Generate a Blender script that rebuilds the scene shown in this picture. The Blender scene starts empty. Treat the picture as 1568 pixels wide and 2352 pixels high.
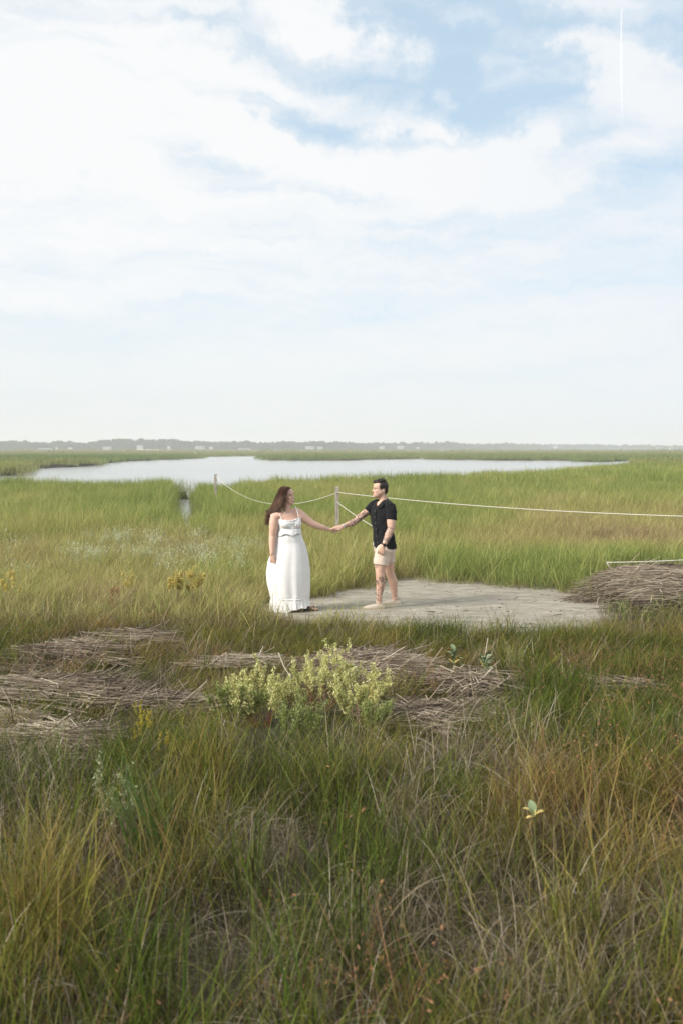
import bpy, math, random
import numpy as np
from mathutils import Vector, Matrix

sc = bpy.context.scene
COL = sc.collection
RAD = math.radians

# ------------------------------------------------------------------ camera
CAM_H = 2.2
TILT = math.atan(228.0 / 3646.0)
cam_data = bpy.data.cameras.new('camera')
cam = bpy.data.objects.new('camera', cam_data)
COL.objects.link(cam)
cam.location = (0, 0, CAM_H)
cam.rotation_euler = (RAD(90) - TILT, 0, 0)
cam_data.sensor_fit = 'VERTICAL'
cam_data.sensor_height = 36
cam_data.sensor_width = 24
cam_data.lens = 35
cam_data.clip_start = 0.05
cam_data.clip_end = 40000
cam_data.dof.use_dof = True
cam_data.dof.focus_distance = 13.6
cam_data.dof.aperture_fstop = 3.2
sc.camera = cam

# ------------------------------------------------------------------ light, sky, exposure
SUN_DIR = Vector((-0.74, -0.36, 0.57)).normalized()      # towards the sun
SUN_EL = math.asin(SUN_DIR.z)
SUN_AZ = math.atan2(SUN_DIR.x, SUN_DIR.y)
sun_data = bpy.data.lights.new('sun', 'SUN')
sun_data.energy = 3.7
sun_data.angle = RAD(22)
sun_data.color = (1.0, 0.94, 0.86)
sun = bpy.data.objects.new('sun', sun_data)
COL.objects.link(sun)
sun.rotation_euler = SUN_DIR.to_track_quat('Z', 'Y').to_euler()

sc.view_settings.view_transform = 'Standard'
sc.view_settings.look = 'None'
sc.view_settings.exposure = 0.5
sc.view_settings.gamma = 1.0
sc.view_settings.use_curve_mapping = False
sc.cycles.use_denoising = True
try:
    sc.cycles.denoiser = 'OPENIMAGEDENOISE'
except Exception:
    pass
sc.cycles.max_bounces = 4
sc.cycles.diffuse_bounces = 2
sc.cycles.glossy_bounces = 2
sc.cycles.transmission_bounces = 3
sc.cycles.volume_bounces = 1
sc.cycles.transparent_max_bounces = 6
sc.cycles.use_adaptive_sampling = True
sc.cycles.adaptive_threshold = 0.012


class NT:
    """Small helper for writing node trees."""
    def __init__(self, tree, clear=True):
        self.t = tree
        if clear:
            tree.nodes.clear()

    def n(self, typ, ins=None, **props):
        nd = self.t.nodes.new(typ)
        for k, v in props.items():
            setattr(nd, k, v)
        for k, v in (ins or {}).items():
            s = nd.inputs[k]
            if isinstance(v, bpy.types.NodeSocket):
                self.t.links.new(v, s)
            else:
                s.default_value = v
        return nd

    def math(self, op, a, b=None, c=None, clamp=False):
        nd = self.t.nodes.new('ShaderNodeMath')
        nd.operation = op
        nd.use_clamp = clamp
        for i, v in enumerate((a, b, c)):
            if v is None:
                continue
            if isinstance(v, bpy.types.NodeSocket):
                self.t.links.new(v, nd.inputs[i])
            else:
                nd.inputs[i].default_value = v
        return nd.outputs[0]

    def mix(self, fac, a, b, blend='MIX'):
        nd = self.t.nodes.new('ShaderNodeMix')
        nd.data_type = 'RGBA'
        nd.blend_type = blend
        for i, v in ((0, fac), (6, a), (7, b)):
            if isinstance(v, bpy.types.NodeSocket):
                self.t.links.new(v, nd.inputs[i])
            else:
                nd.inputs[i].default_value = v if i == 0 else tuple(v) + ((1.0,) if len(v) == 3 else ())
        return nd.outputs[2]

    def ramp(self, fac, stops, interp='LINEAR'):
        nd = self.t.nodes.new('ShaderNodeValToRGB')
        cr = nd.color_ramp
        cr.interpolation = interp
        while len(cr.elements) > 1:
            cr.elements.remove(cr.elements[-1])
        cr.elements[0].position = stops[0][0]
        cr.elements[0].color = tuple(stops[0][1]) + (1,)
        for p, c in stops[1:]:
            e = cr.elements.new(p)
            e.color = tuple(c) + (1,)
        self.t.links.new(fac, nd.inputs[0])
        return nd.outputs[0]

    def link(self, a, b):
        self.t.links.new(a, b)


# world: hazy blue daylight with thin streaked cloud
world = bpy.data.worlds.new('World')
sc.world = world
world.use_nodes = True
W = NT(world.node_tree)


def build_world():
    sky = W.n('ShaderNodeTexSky', sky_type='NISHITA', sun_disc=False)
    sky.sun_elevation = SUN_EL
    sky.sun_rotation = SUN_AZ
    sky.altitude = 0
    sky.air_density = 1.0
    sky.dust_density = 0.6
    sky.ozone_density = 1.2
    tc = W.n('ShaderNodeTexCoord')
    sep = W.n('ShaderNodeSeparateXYZ', {0: tc.outputs['Generated']})
    az = W.math('ARCTAN2', sep.outputs[0], sep.outputs[1])
    el = W.math('ARCSINE', sep.outputs[2])
    co = W.n('ShaderNodeCombineXYZ', {0: az, 1: el, 2: 0.0}).outputs[0]
    # warp the coordinates so that nothing has a clean outline
    n1 = W.n('ShaderNodeTexNoise', {'Vector': co, 'Scale': 5.0, 'Detail': 6.0, 'Roughness': 0.6}, noise_dimensions='3D')
    off = W.n('ShaderNodeVectorMath', {0: n1.outputs['Color'], 1: (0.5, 0.5, 0.5)}, operation='SUBTRACT').outputs[0]
    offs = W.n('ShaderNodeVectorMath', {0: off, 1: (0.30, 0.085, 0.0)}, operation='MULTIPLY').outputs[0]
    wc = W.n('ShaderNodeVectorMath', {0: co, 1: offs}, operation='ADD').outputs[0]
    n1b = W.n('ShaderNodeTexNoise', {'Vector': co, 'Scale': 22.0, 'Detail': 5.0, 'Roughness': 0.65}, noise_dimensions='3D')
    off2 = W.n('ShaderNodeVectorMath', {0: n1b.outputs['Color'], 1: (0.5, 0.5, 0.5)}, operation='SUBTRACT').outputs[0]
    offs2 = W.n('ShaderNodeVectorMath', {0: off2, 1: (0.10, 0.028, 0.0)}, operation='MULTIPLY').outputs[0]
    wc = W.n('ShaderNodeVectorMath', {0: wc, 1: offs2}, operation='ADD').outputs[0]

    def px(u, v):
        xc = (u - 784) / 2287
        yc = -(v - 1176) / 2287
        d = Vector((xc, math.cos(TILT) + yc * math.sin(TILT), -math.sin(TILT) + yc * math.cos(TILT))).normalized()
        return math.atan2(d.x, d.y), math.asin(d.z)

    blobs = [  # u, v, half width, half height, tilt in degrees, amount; + opens blue, - closes it
        (960, 60, 330, 150, 8, .62), (880, 175, 330, 75, 6, .42), (560, 95, 170, 40, 12, .36),
        (1040, 255, 240, 70, -8, .45), (690, 300, 230, 55, 12, .50), (420, 375, 170, 60, 8, .36),
        (700, 430, 230, 40, 6, .20), (1380, 400, 360, 90, 2, .50), (1190, 270, 130, 90, 0, .34),
        (1560, 70, 150, 120, 0, .60), (1150, 30, 260, 60, 10, .45), (120, 20, 160, 50, 10, .14), (330, 180, 150, 35, 14, .20),
        (500, 740, 900, 55, -3, .34), (1300, 640, 420, 60, -4, .24), (200, 790, 420, 40, -3, .2), (1150, 840, 500, 22, -4, .34), (500, 900, 600, 18, -3, .25), (900, 590, 420, 26, -5, .16),
        (1180, 540, 320, 60, 0, .12),
        # white streaks laid over the blue
        (700, 60, 190, 60, 24, -.75), (820, 108, 120, 26, 4, -.50), (760, 225, 330, 34, 12, -.50),
        (620, 330, 260, 26, 20, -.60), (920, 385, 330, 50, 3, -.85), (1120, 350, 90, 42, -24, -.65),
        (1110, 455, 170, 40, 0, -.60), (1010, 225, 40, 32, -20, -.55), (990, 298, 70, 20, 8, -.60),
        (1125, 190, 60, 60, 10, -.45), (1350, 150, 170, 80, -22, -.50), (1500, 200, 170, 60, 24, -.40), (1390, 340, 130, 34, -8, -.36),
        (1180, 70, 260, 28, 14, -.42), (200, 300, 420, 200, 0, -.40),
    ]
    total = None
    for (u, v, hw, hh, ang, amt) in blobs:
        a0, e0 = px(u, v)
        mp = W.n('ShaderNodeMapping', {'Vector': wc, 'Location': (a0, e0, 0), 'Rotation': (0, 0, -RAD(ang)),
                                       'Scale': (hw / 2287, hh / 2287, 1)}, vector_type='TEXTURE')
        ln = W.n('ShaderNodeVectorMath', {0: mp.outputs[0]}, operation='LENGTH').outputs['Value']
        mr = W.n('ShaderNodeMapRange', {'Value': ln, 'From Min': 0.0, 'From Max': 1.75, 'To Min': amt * .8, 'To Max': 0.0}, interpolation_type='SMOOTHERSTEP').outputs[0]
        total = mr if total is None else W.math('ADD', total, mr)
    # streaky cirrus texture
    mp = W.n('ShaderNodeMapping', {'Vector': wc, 'Rotation': (0, 0, RAD(-13)), 'Scale': (2.6, 15.0, 1)})
    st = W.n('ShaderNodeTexNoise', {'Vector': mp.outputs[0], 'Scale': 1.6, 'Detail': 9.0, 'Roughness': 0.62}, noise_dimensions='3D')
    mp2 = W.n('ShaderNodeMapping', {'Vector': wc, 'Rotation': (0, 0, RAD(6)), 'Scale': (8.0, 40.0, 1)})
    st2 = W.n('ShaderNodeTexNoise', {'Vector': mp2.outputs[0], 'Scale': 1.5, 'Detail': 8.0, 'Roughness': 0.6}, noise_dimensions='3D')
    s = W.math('MULTIPLY_ADD', W.math('SUBTRACT', st.outputs[0], 0.5), 1.45, 0.0)
    s = W.math('MULTIPLY_ADD', W.math('SUBTRACT', st2.outputs[0], 0.5), 0.95, s)
    blue = W.math('ADD', total, W.math('MULTIPLY', s, -0.85))
    blue = W.math('ADD', blue, 0.13)
    # air near the horizon is milky
    fade = W.n('ShaderNodeMapRange', {'Value': el, 'From Min': 0.03, 'From Max': 0.26, 'To Min': 0.35, 'To Max': 1.0}, interpolation_type='SMOOTHSTEP').outputs[0]
    blue = W.math('MULTIPLY', blue, fade)
    cl = W.n('ShaderNodeMapRange', {'Value': blue, 'From Min': -0.12, 'From Max': 0.86, 'To Min': 0.0, 'To Max': 1.0}, interpolation_type='SMOOTHSTEP').outputs[0]
    cover = W.math('SUBTRACT', 1.0, cl, clamp=True)
    cover = W.math('MULTIPLY_ADD', cover, 0.97, 0.03)
    # horizon tint: a touch greyer right above the trees
    hz = W.n('ShaderNodeMapRange', {'Value': el, 'From Min': 0.0, 'From Max': 0.16}, interpolation_type='SMOOTHSTEP').outputs[0]
    white = W.mix(hz, (6.15, 6.3, 6.25), (6.75, 6.85, 6.9))
    side = W.n('ShaderNodeMapRange', {'Value': az, 'From Min': -0.1, 'From Max': 0.5}, interpolation_type='SMOOTHSTEP').outputs[0]
    white = W.mix(side, white, (6.2, 6.45, 6.75))
    skyc = W.n('ShaderNodeVectorMath', {0: sky.outputs[0], 1: (.35, .35, .35), 2: (3.05, 3.95, 4.6)}, operation='MULTIPLY_ADD').outputs[0]
    colr = W.mix(cover, skyc, white)
    bg = W.n('ShaderNodeBackground', {'Color': colr, 'Strength': 0.1})
    out = W.n('ShaderNodeOutputWorld')
    W.link(bg.outputs[0], out.inputs[0])


build_world()


# ------------------------------------------------------------------ helpers
def ray_dir(u, v):
    xc = (u - 784) / 2287.0
    yc = -(v - 1176) / 2287.0
    return (xc, math.cos(TILT) + yc * math.sin(TILT), -math.sin(TILT) + yc * math.cos(TILT))


def at_depth(u, v, Y):
    d = ray_dir(u, v)
    s = Y / d[1]
    return Vector((d[0] * s, Y, CAM_H + d[2] * s))


def on_plane(u, v, z=0.0):
    d = ray_dir(u, v)
    s = (z - CAM_H) / d[2]
    return Vector((d[0] * s, d[1] * s, z))


def project(X, Y, Z):
    """world arrays -> photo coordinates (1568 wide)"""
    ct, st = math.cos(TILT), math.sin(TILT)
    dz = Z - CAM_H
    depth = Y * ct - dz * st
    up = Y * st + dz * ct
    depth = np.where(depth < 0.05, 0.05, depth)
    return 784 + 2287 * X / depth, 1176 - 2287 * up / depth


def inside(poly, x, y):
    x = np.asarray(x, float); y = np.asarray(y, float)
    res = np.zeros(x.shape, bool)
    n = len(poly)
    for i in range(n):
        x1, y1 = poly[i]; x2, y2 = poly[(i + 1) % n]
        if y1 == y2:
            continue
        c = ((y1 > y) != (y2 > y)) & (x < (x2 - x1) * (y - y1) / (y2 - y1) + x1)
        res ^= c
    return res


_lat = np.random.default_rng(7).random((256, 256))


def vnoise(x, y):
    xi = np.floor(x).astype(int); yi = np.floor(y).astype(int)
    fx = x - xi; fy = y - yi
    fx = fx * fx * (3 - 2 * fx); fy = fy * fy * (3 - 2 * fy)
    a = _lat[xi % 256, yi % 256]; b = _lat[(xi + 1) % 256, yi % 256]
    c = _lat[xi % 256, (yi + 1) % 256]; d = _lat[(xi + 1) % 256, (yi + 1) % 256]
    return (a * (1 - fx) + b * fx) * (1 - fy) + (c * (1 - fx) + d * fx) * fy


def fbm(x, y, oct=4):
    x = np.asarray(x, float); y = np.asarray(y, float)
    s = 0; a = .5; t = 0
    for i in range(oct):
        s = s + a * vnoise(x * 2 ** i + 17.3 * i, y * 2 ** i + 5.1 * i)
        t += a; a *= .5
    return s / t


def sstep(a, b, x):
    t = np.clip((x - a) / (b - a), 0, 1)
    return t * t * (3 - 2 * t)


def mesh_obj(name, verts, faces, mat=None, parent=None, smooth=False, attrs=None):
    me = bpy.data.meshes.new(name)
    v = np.asarray(verts, dtype=np.float32).reshape(-1, 3)
    me.from_pydata(v.tolist() if len(v) < 200 else v, [], faces)
    if smooth:
        me.polygons.foreach_set('use_smooth', np.ones(len(me.polygons), bool))
    if mat:
        me.materials.append(mat)
    for k, arr in (attrs or {}).items():
        arr = np.asarray(arr, dtype=np.float32)
        if arr.ndim == 1:
            at = me.attributes.new(k, 'FLOAT', 'POINT'); at.data.foreach_set('value', arr)
        else:
            at = me.attributes.new(k, 'FLOAT_COLOR', 'POINT'); at.data.foreach_set('color', arr.reshape(-1))
    me.update()
    ob = bpy.data.objects.new(name, me)
    COL.objects.link(ob)
    if parent:
        ob.parent = parent
    return ob


def tag(o, label=None, cat=None, group=None, kind=None):
    if label: o['label'] = label
    if cat: o['category'] = cat
    if group: o['group'] = group
    if kind: o['kind'] = kind
    return o


def empty(name, loc, label=None, cat=None, group=None, rz=0):
    o = bpy.data.objects.new(name, None)
    COL.objects.link(o)
    o.location = loc
    o.rotation_euler = (0, 0, rz)
    o.empty_display_size = 0.2
    return tag(o, label, cat, group)


def principled(name, color=(.5, .5, .5), rough=.8, spec=.3, **kw):
    m = bpy.data.materials.new(name)
    m.use_nodes = True
    t = NT(m.node_tree)
    b = t.n('ShaderNodeBsdfPrincipled')
    if isinstance(color, (tuple, list)):
        b.inputs['Base Color'].default_value = tuple(color) + (1,)
    b.inputs['Roughness'].default_value = rough
    b.inputs['Specular IOR Level'].default_value = spec
    for k, v in kw.items():
        b.inputs[k].default_value = v
    o = t.n('ShaderNodeOutputMaterial')
    t.link(b.outputs[0], o.inputs[0])
    return m, t, b


def leaf_material(name, stops, transl=.35, base=None, bright=.35, inst=True, base_amt=.6, patch=0.0):
    """blade or leaf: colour picked per blade ('tint') and per clump ('dry'), thin enough to let light through"""
    m = bpy.data.materials.new(name)
    m.use_nodes = True
    t = NT(m.node_tree)
    tint = t.n('ShaderNodeAttribute', attribute_name='tint').outputs['Fac']
    hf = t.n('ShaderNodeAttribute', attribute_name='hf').outputs['Fac']
    x = t.math('MULTIPLY', tint, .55)
    if inst:
        dry = t.n('ShaderNodeAttribute', attribute_name='dry', attribute_type='INSTANCER').outputs['Fac']
        x = t.math('MULTIPLY_ADD', dry, .75, x)
    else:
        x = t.math('MULTIPLY', tint, 1.0)
    x = t.math('SUBTRACT', x, .1 if inst else 0.0, clamp=True)
    c = t.ramp(x, stops)
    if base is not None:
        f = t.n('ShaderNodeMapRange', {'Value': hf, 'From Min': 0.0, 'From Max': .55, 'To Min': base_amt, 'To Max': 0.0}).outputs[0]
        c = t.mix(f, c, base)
    b = t.math('MULTIPLY_ADD', t.math('FRACT', t.math('MULTIPLY', tint, 7.31)), bright * 2, 1 - bright)
    bc = t.n('ShaderNodeCombineXYZ', {0: b, 1: b, 2: b}).outputs[0]
    c = t.mix(1.0, c, bc, 'MULTIPLY')
    d = t.n('ShaderNodeBsdfDiffuse', {'Color': c})
    tr = t.n('ShaderNodeBsdfTranslucent', {'Color': c})
    g = t.n('ShaderNodeBsdfGlossy', {'Color': (.9, .95, .8, 1), 'Roughness': .4})
    mx = t.n('ShaderNodeMixShader', {0: transl, 1: d.outputs[0], 2: tr.outputs[0]})
    mx2 = t.n('ShaderNodeMixShader', {0: .012, 1: mx.outputs[0], 2: g.outputs[0]})
    o = t.n('ShaderNodeOutputMaterial')
    t.link(mx2.outputs[0], o.inputs[0])
    return m


# ------------------------------------------------------------------ blades and clumps
def blade_mesh(name, mat, n, r, h, w, lean=.15, curl=.4, seg=4, seed=1, wind=(0, 0), spread=1.0, heads=0, head_size=.012, head_every=1.0):
    """one clump of n separate blades; each bends over by 'curl' along its length"""
    g = np.random.default_rng(seed)
    k = seg + 1
    ang = g.random(n) * 6.283
    rad = r * np.sqrt(g.random(n))
    bx = rad * np.cos(ang); by = rad * np.sin(ang)
    H = g.uniform(h[0], h[1], n)
    az = g.random(n) * 6.283
    dirx = np.cos(az) * spread + wind[0]; diry = np.sin(az) * spread + wind[1]
    ln = np.hypot(dirx, diry) + 1e-6; dirx /= ln; diry /= ln
    le = lean * g.uniform(.2, 1.6, n)
    cu = curl * g.uniform(.2, 1.7, n)
    t = np.linspace(0, 1, k)
    # integrate direction
    px = np.zeros((n, k)); pz = np.zeros((n, k))
    for i in range(1, k):
        th = le + cu * t[i] ** 1.4 * 1.6
        px[:, i] = px[:, i - 1] + np.sin(th) * H / seg
        pz[:, i] = pz[:, i - 1] + np.cos(th) * H / seg
    X = bx[:, None] + px * dirx[:, None]; Y = by[:, None] + px * diry[:, None]; Z = pz
    wd = w * g.uniform(.6, 1.4, n)
    face = az + 1.57 + g.uniform(-.9, .9, n)
    wx = np.cos(face); wy = np.sin(face)
    prof = np.where(t < .999, (1 - t ** 2.2) * .9 + .1, 0.0)
    L = np.stack([X - wx[:, None] * wd[:, None] * prof / 2, Y - wy[:, None] * wd[:, None] * prof / 2, Z], -1)
    R = np.stack([X + wx[:, None] * wd[:, None] * prof / 2, Y + wy[:, None] * wd[:, None] * prof / 2, Z], -1)
    V = np.zeros((n, 2 * k - 1, 3))
    V[:, 0:2 * (k - 1):2] = L[:, :-1]; V[:, 1:2 * (k - 1):2] = R[:, :-1]; V[:, -1] = (L[:, -1] + R[:, -1]) / 2
    m = 2 * k - 1
    faces = []
    for b in range(n):
        o = b * m
        for i in range(k - 2):
            faces.append((o + 2 * i, o + 2 * i + 1, o + 2 * i + 3, o + 2 * i + 2))
        faces.append((o + 2 * (k - 2), o + 2 * (k - 2) + 1, o + m - 1))
    tint = np.repeat(g.random(n), m)
    hf = np.tile(np.concatenate([np.repeat(t[:-1], 2), [1.0]]), n)
    V = V.reshape(-1, 3)
    if heads:
        ev = []; ef = []; et = []; base = len(V)
        for b in range(n):
            if g.random() > head_every:
                continue
            tip = V[b * m + m - 1]; tipdir = V[b * m + m - 1] - V[b * m + m - 3]
            for q in range(heads):
                c = tip - tipdir * g.random() * 1.1 + g.normal(0, head_size * .7, 3)
                s = head_size * g.uniform(.5, 1.2)
                a1 = g.normal(0, 1, 3); a1 /= np.linalg.norm(a1)
                a2 = np.cross(a1, g.normal(0, 1, 3)); a2 /= np.linalg.norm(a2)
                o = base + len(ev)
                ev += [c - a1 * s, c + a2 * s * .45, c + a1 * s, c - a2 * s * .45]
                ef.append((o, o + 1, o + 2, o + 3)); et += [.93 + .07 * g.random()] * 4
        if ev:
            V = np.vstack([V, np.array(ev)]); faces += ef
            tint = np.concatenate([tint, et]); hf = np.concatenate([hf, np.ones(len(ev))])
    me = bpy.data.meshes.new(name)
    me.from_pydata(V.astype(np.float32), [], faces)
    a = me.attributes.new('tint', 'FLOAT', 'POINT'); a.data.foreach_set('value', tint.astype(np.float32))
    a = me.attributes.new('hf', 'FLOAT', 'POINT'); a.data.foreach_set('value', hf.astype(np.float32))
    me.materials.append(mat)
    return bpy.data.objects.new(name, me)


def proto_collection(name, objs):
    c = bpy.data.collections.new(name)
    for o in objs:
        c.objects.link(o)
    return c


def scatter(name, pts, rot, scl, dry, coll, nvar, label, cat):
    """one 'stuff' object: clumps instanced on given points"""
    n = len(pts)
    if n == 0:
        return None
    me = bpy.data.meshes.new(name)
    me.vertices.add(n)
    me.vertices.foreach_set('co', np.asarray(pts, np.float32).reshape(-1))
    g = np.random.default_rng(n)
    for k, typ, arr, fld in (('rot', 'FLOAT_VECTOR', rot, 'vector'), ('scl', 'FLOAT_VECTOR', scl, 'vector'), ('dry', 'FLOAT', dry, 'value')):
        at = me.attributes.new(k, typ, 'POINT')
        at.data.foreach_set(fld, np.asarray(arr, np.float32).reshape(-1))
    at = me.attributes.new('idx', 'INT', 'POINT')
    at.data.foreach_set('value', g.integers(0, nvar, n).astype(np.int32))
    ob = bpy.data.objects.new(name, me)
    COL.objects.link(ob)
    ng = bpy.data.node_groups.new(name + '_nodes', 'GeometryNodeTree')
    ng.interface.new_socket('Geometry', in_out='INPUT', socket_type='NodeSocketGeometry')
    ng.interface.new_socket('Geometry', in_out='OUTPUT', socket_type='NodeSocketGeometry')
    N = ng.nodes; L = ng.links
    gi = N.new('NodeGroupInput'); go = N.new('NodeGroupOutput')
    ci = N.new('GeometryNodeCollectionInfo')
    ci.inputs['Collection'].default_value = coll
    ci.inputs['Separate Children'].default_value = True
    ci.inputs['Reset Children'].default_value = True
    iop = N.new('GeometryNodeInstanceOnPoints')
    iop.inputs['Pick Instance'].default_value = True

    def attr(nm, t):
        a = N.new('GeometryNodeInputNamedAttribute'); a.data_type = t
        a.inputs['Name'].default_value = nm
        return a.outputs['Attribute']
    L.new(gi.outputs[0], iop.inputs['Points'])
    L.new(ci.outputs[0], iop.inputs['Instance'])
    L.new(attr('idx', 'INT'), iop.inputs['Instance Index'])
    L.new(attr('rot', 'FLOAT_VECTOR'), iop.inputs['Rotation'])
    L.new(attr('scl', 'FLOAT_VECTOR'), iop.inputs['Scale'])
    L.new(iop.outputs[0], go.inputs[0])
    md = ob.modifiers.new('scatter', 'NODES')
    md.node_group = ng
    return tag(ob, label, cat, kind='stuff')


# ------------------------------------------------------------------ ground and water
WATER_Z = -0.35
# the lagoon as it lies on the water plane, in photo coordinates (1568 wide)
_near_Y = [(-900, 60), (10, 56), (425, 53), (508, 51), (520, 44), (532, 51), (560, 56), (784, 60), (1064, 66), (1184, 73), (1284, 83), (1384, 101), (1464, 112)]
_near = []
for _u, _Yn in reversed(_near_Y):
    _uu, _vv = project(np.array((_u - 784) / 2287 * _Yn), np.array(float(_Yn)), np.array(WATER_Z))
    _near.append((_u, float(_vv)))
LAGOON = [(-900, 1094), (10, 1093), (40, 1089), (55, 1085), (50, 1079), (90, 1075.5), (125, 1073.5), (200, 1070), (235, 1066), (257, 1060.5), (350, 1056.5), (465, 1053.5),
          (462, 1051), (467, 1049.2), (500, 1048.4), (560, 1048.0), (648, 1047.8), (655, 1049), (625, 1052), (600, 1054.5), (612, 1056.5), (660, 1058), (784, 1057.6), (904, 1054.7), (962, 1053.6),
          (958, 1050.5), (950, 1048.8), (962, 1047.8), (985, 1047.6), (984, 1049.5), (972, 1052.5), (980, 1055.2), (1134, 1057), (1309, 1058), (1340, 1060.5), (1384, 1061), (1420, 1059.5), (1449, 1058), (1468, 1058.4), (1466, 1064)] + _near
FAR_WATER = [(1180, 1035.3), (1250, 1036.6), (1330, 1036.9), (1470, 1036.6), (1490, 1035.6), (1900, 1035.6), (1900, 1034.9), (1180, 1034.9)]
# narrow creek running away from the camera, world XY
CREEK = [(-4.35, 27.5), (-5.17, 32), (-5.85, 36), (-6.58, 40), (-7.26, 44), (-7.94, 48), (-8.5, 51.5), (-7.9, 51.5), (-7.26, 48), (-6.6, 44), (-5.98, 40), (-5.35, 36), (-4.77, 32), (-4.19, 27.5)]


def is_water(X, Y):
    u, v = project(X, Y, np.full_like(X, WATER_Z))
    j = (fbm(X * .15, Y * .05, 3) - .5)
    m = inside(LAGOON, u + j * 26, v + j * 2.0) & (Y > 30)
    m |= inside(FAR_WATER, u, v) & (Y > 800)
    return m


def near_creek(X, Y, grow=0.0):
    m = inside(CREEK, X, Y)
    if grow:
        for a in range(8):
            m |= inside(CREEK, X + grow * math.cos(a * .785), Y + grow * math.sin(a * .785))
    return m


SAND = [(598, 1398), (640, 1388), (700, 1380), (735, 1366), (800, 1356), (850, 1350), (880, 1338), (915, 1332), (960, 1332), (1000, 1339), (1060, 1343), (1120, 1348), (1200, 1355),
        (1260, 1358), (1310, 1366), (1350, 1376), (1400, 1385), (1425, 1396), (1400, 1412), (1370, 1425), (1330, 1440), (1290, 1452), (1200, 1456), (1100, 1458), (1000, 1450), (930, 1440), (860, 1436),
        (760, 1430), (690, 1420), (640, 1412)]


def sand_mask(X, Y, grow=0):
    u, v = project(X, Y, np.zeros_like(X))
    j = (fbm(X * 2.2, Y * 2.2, 3) - .5)
    m = inside(SAND, u + j * 60, v + j * 16)
    if grow:
        for du, dv in ((grow, 0), (-grow, 0), (0, grow * .4), (0, -grow * .4)):
            m |= inside(SAND, u + j * 60 + du, v + j * 16 + dv)
    return m


def ground_z(X, Y):
    X = np.asarray(X, float); Y = np.asarray(Y, float)
    flat = 1 - sstep(.75, 1.15, np.sqrt(((X - 1.5) / 4.9) ** 2 + ((Y - 14.3) / 4.4) ** 2))
    z = (fbm(X * .35, Y * .35, 3) - .5) * .16 + (fbm(X * 1.3 + 9, Y * 1.3, 2) - .5) * .05
    z = z * (1 - .5 * sstep(16, 30, Y))
    z = z * (1 - .93 * flat) - .01
    z = z + .10 * sstep(10.5, 6.5, Y)
    z = np.where(is_water(X, Y), -1.0, z)
    z = np.where(near_creek(X, Y, .45) & (Y < 54), -.30, z)
    z = np.where(near_creek(X, Y, .05) & (Y < 54), -.7, z)
    return z


def build_ground():
    ys = [-12.0]
    while ys[-1] < 2900:
        y = ys[-1]
        ys.append(y + max(.22, .018 * y))
    ys = np.array(ys)
    nx = 320
    s = np.linspace(-1, 1, nx)
    s = np.sign(s) * np.abs(s) ** 1.25
    Wd = 9 + .75 * np.maximum(ys, 0)
    Xg = s[None, :] * Wd[:, None]
    Yg = np.repeat(ys[:, None], nx, 1)
    Z = ground_z(Xg, Yg)
    V = np.stack([Xg, Yg, Z], -1).reshape(-1, 3)
    i = np.arange(len(ys) - 1)[:, None] * nx + np.arange(nx - 1)[None, :]
    F = np.stack([i, i + 1, i + nx + 1, i + nx], -1).reshape(-1, 4)
    m, t, b = principled('marsh_soil', rough=.95, spec=.1)
    geo = t.n('ShaderNodeNewGeometry')
    n1 = t.n('ShaderNodeTexNoise', {'Vector': geo.outputs['Position'], 'Scale': 1.3, 'Detail': 6.0, 'Roughness': .65})
    n2 = t.n('ShaderNodeTexNoise', {'Vector': geo.outputs['Position'], 'Scale': 60.0, 'Detail': 3.0, 'Roughness': .7})
    c = t.ramp(n1.outputs[0], [(.3, (.022, .019, .013)), (.55, (.05, .042, .028)), (.75, (.045, .045, .022))])
    c = t.mix(t.math('MULTIPLY', n2.outputs[0], .4), c, (.10, .085, .06))
    far = t.n('ShaderNodeAttribute', attribute_name='far').outputs['Fac']
    n3 = t.n('ShaderNodeTexNoise', {'Vector': geo.outputs['Position'], 'Scale': .012, 'Detail': 5.0, 'Roughness': .6})
    cf = t.ramp(n3.outputs[0], [(.35, (.17, .19, .07)), (.6, (.25, .235, .10))])
    c = t.mix(far, c, cf)
    t.link(c, b.inputs['Base Color'])
    bp = t.n('ShaderNodeBump', {'Strength': .6, 'Distance': .03, 'Height': n2.outputs[0]})
    t.link(bp.outputs[0], b.inputs['Normal'])
    far_a = sstep(150, 420, V[:, 1])
    o = mesh_obj('ground', V, F, m, smooth=True, attrs={'far': far_a})
    tag(o, kind='structure')

    # water: one sheet, seen where the ground dips below it
    m, t, b = principled('marsh_water', (.30, .315, .31), rough=.12, spec=.5)
    geo = t.n('ShaderNodeNewGeometry')
    mp = t.n('ShaderNodeMapping', {'Vector': geo.outputs['Position'], 'Scale': (.7, 1.6, 1)})
    n1 = t.n('ShaderNodeTexNoise', {'Vector': mp.outputs[0], 'Scale': 2.2, 'Detail': 5.0, 'Roughness': .6})
    mp2 = t.n('ShaderNodeMapping', {'Vector': geo.outputs['Position'], 'Scale': (.05, .11, 1)})
    n2 = t.n('ShaderNodeTexNoise', {'Vector': mp2.outputs[0], 'Scale': 1.0, 'Detail': 3.0})
    hh = t.math('MULTIPLY', n1.outputs[0], t.math('MULTIPLY_ADD', n2.outputs[0], 1.2, .1))
    bp = t.n('ShaderNodeBump', {'Strength': .4, 'Distance': .10, 'Height': hh})
    t.link(bp.outputs[0], b.inputs['Normal'])
    b.inputs['IOR'].default_value = 1.33
    xs = 2100
    o = mesh_obj('water', [(-40, 20, WATER_Z), (40, 20, WATER_Z), (xs, 2880, WATER_Z), (-xs, 2880, WATER_Z)], [(0, 1, 2, 3)], m)
    tag(o, kind='structure')


build_ground()


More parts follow.
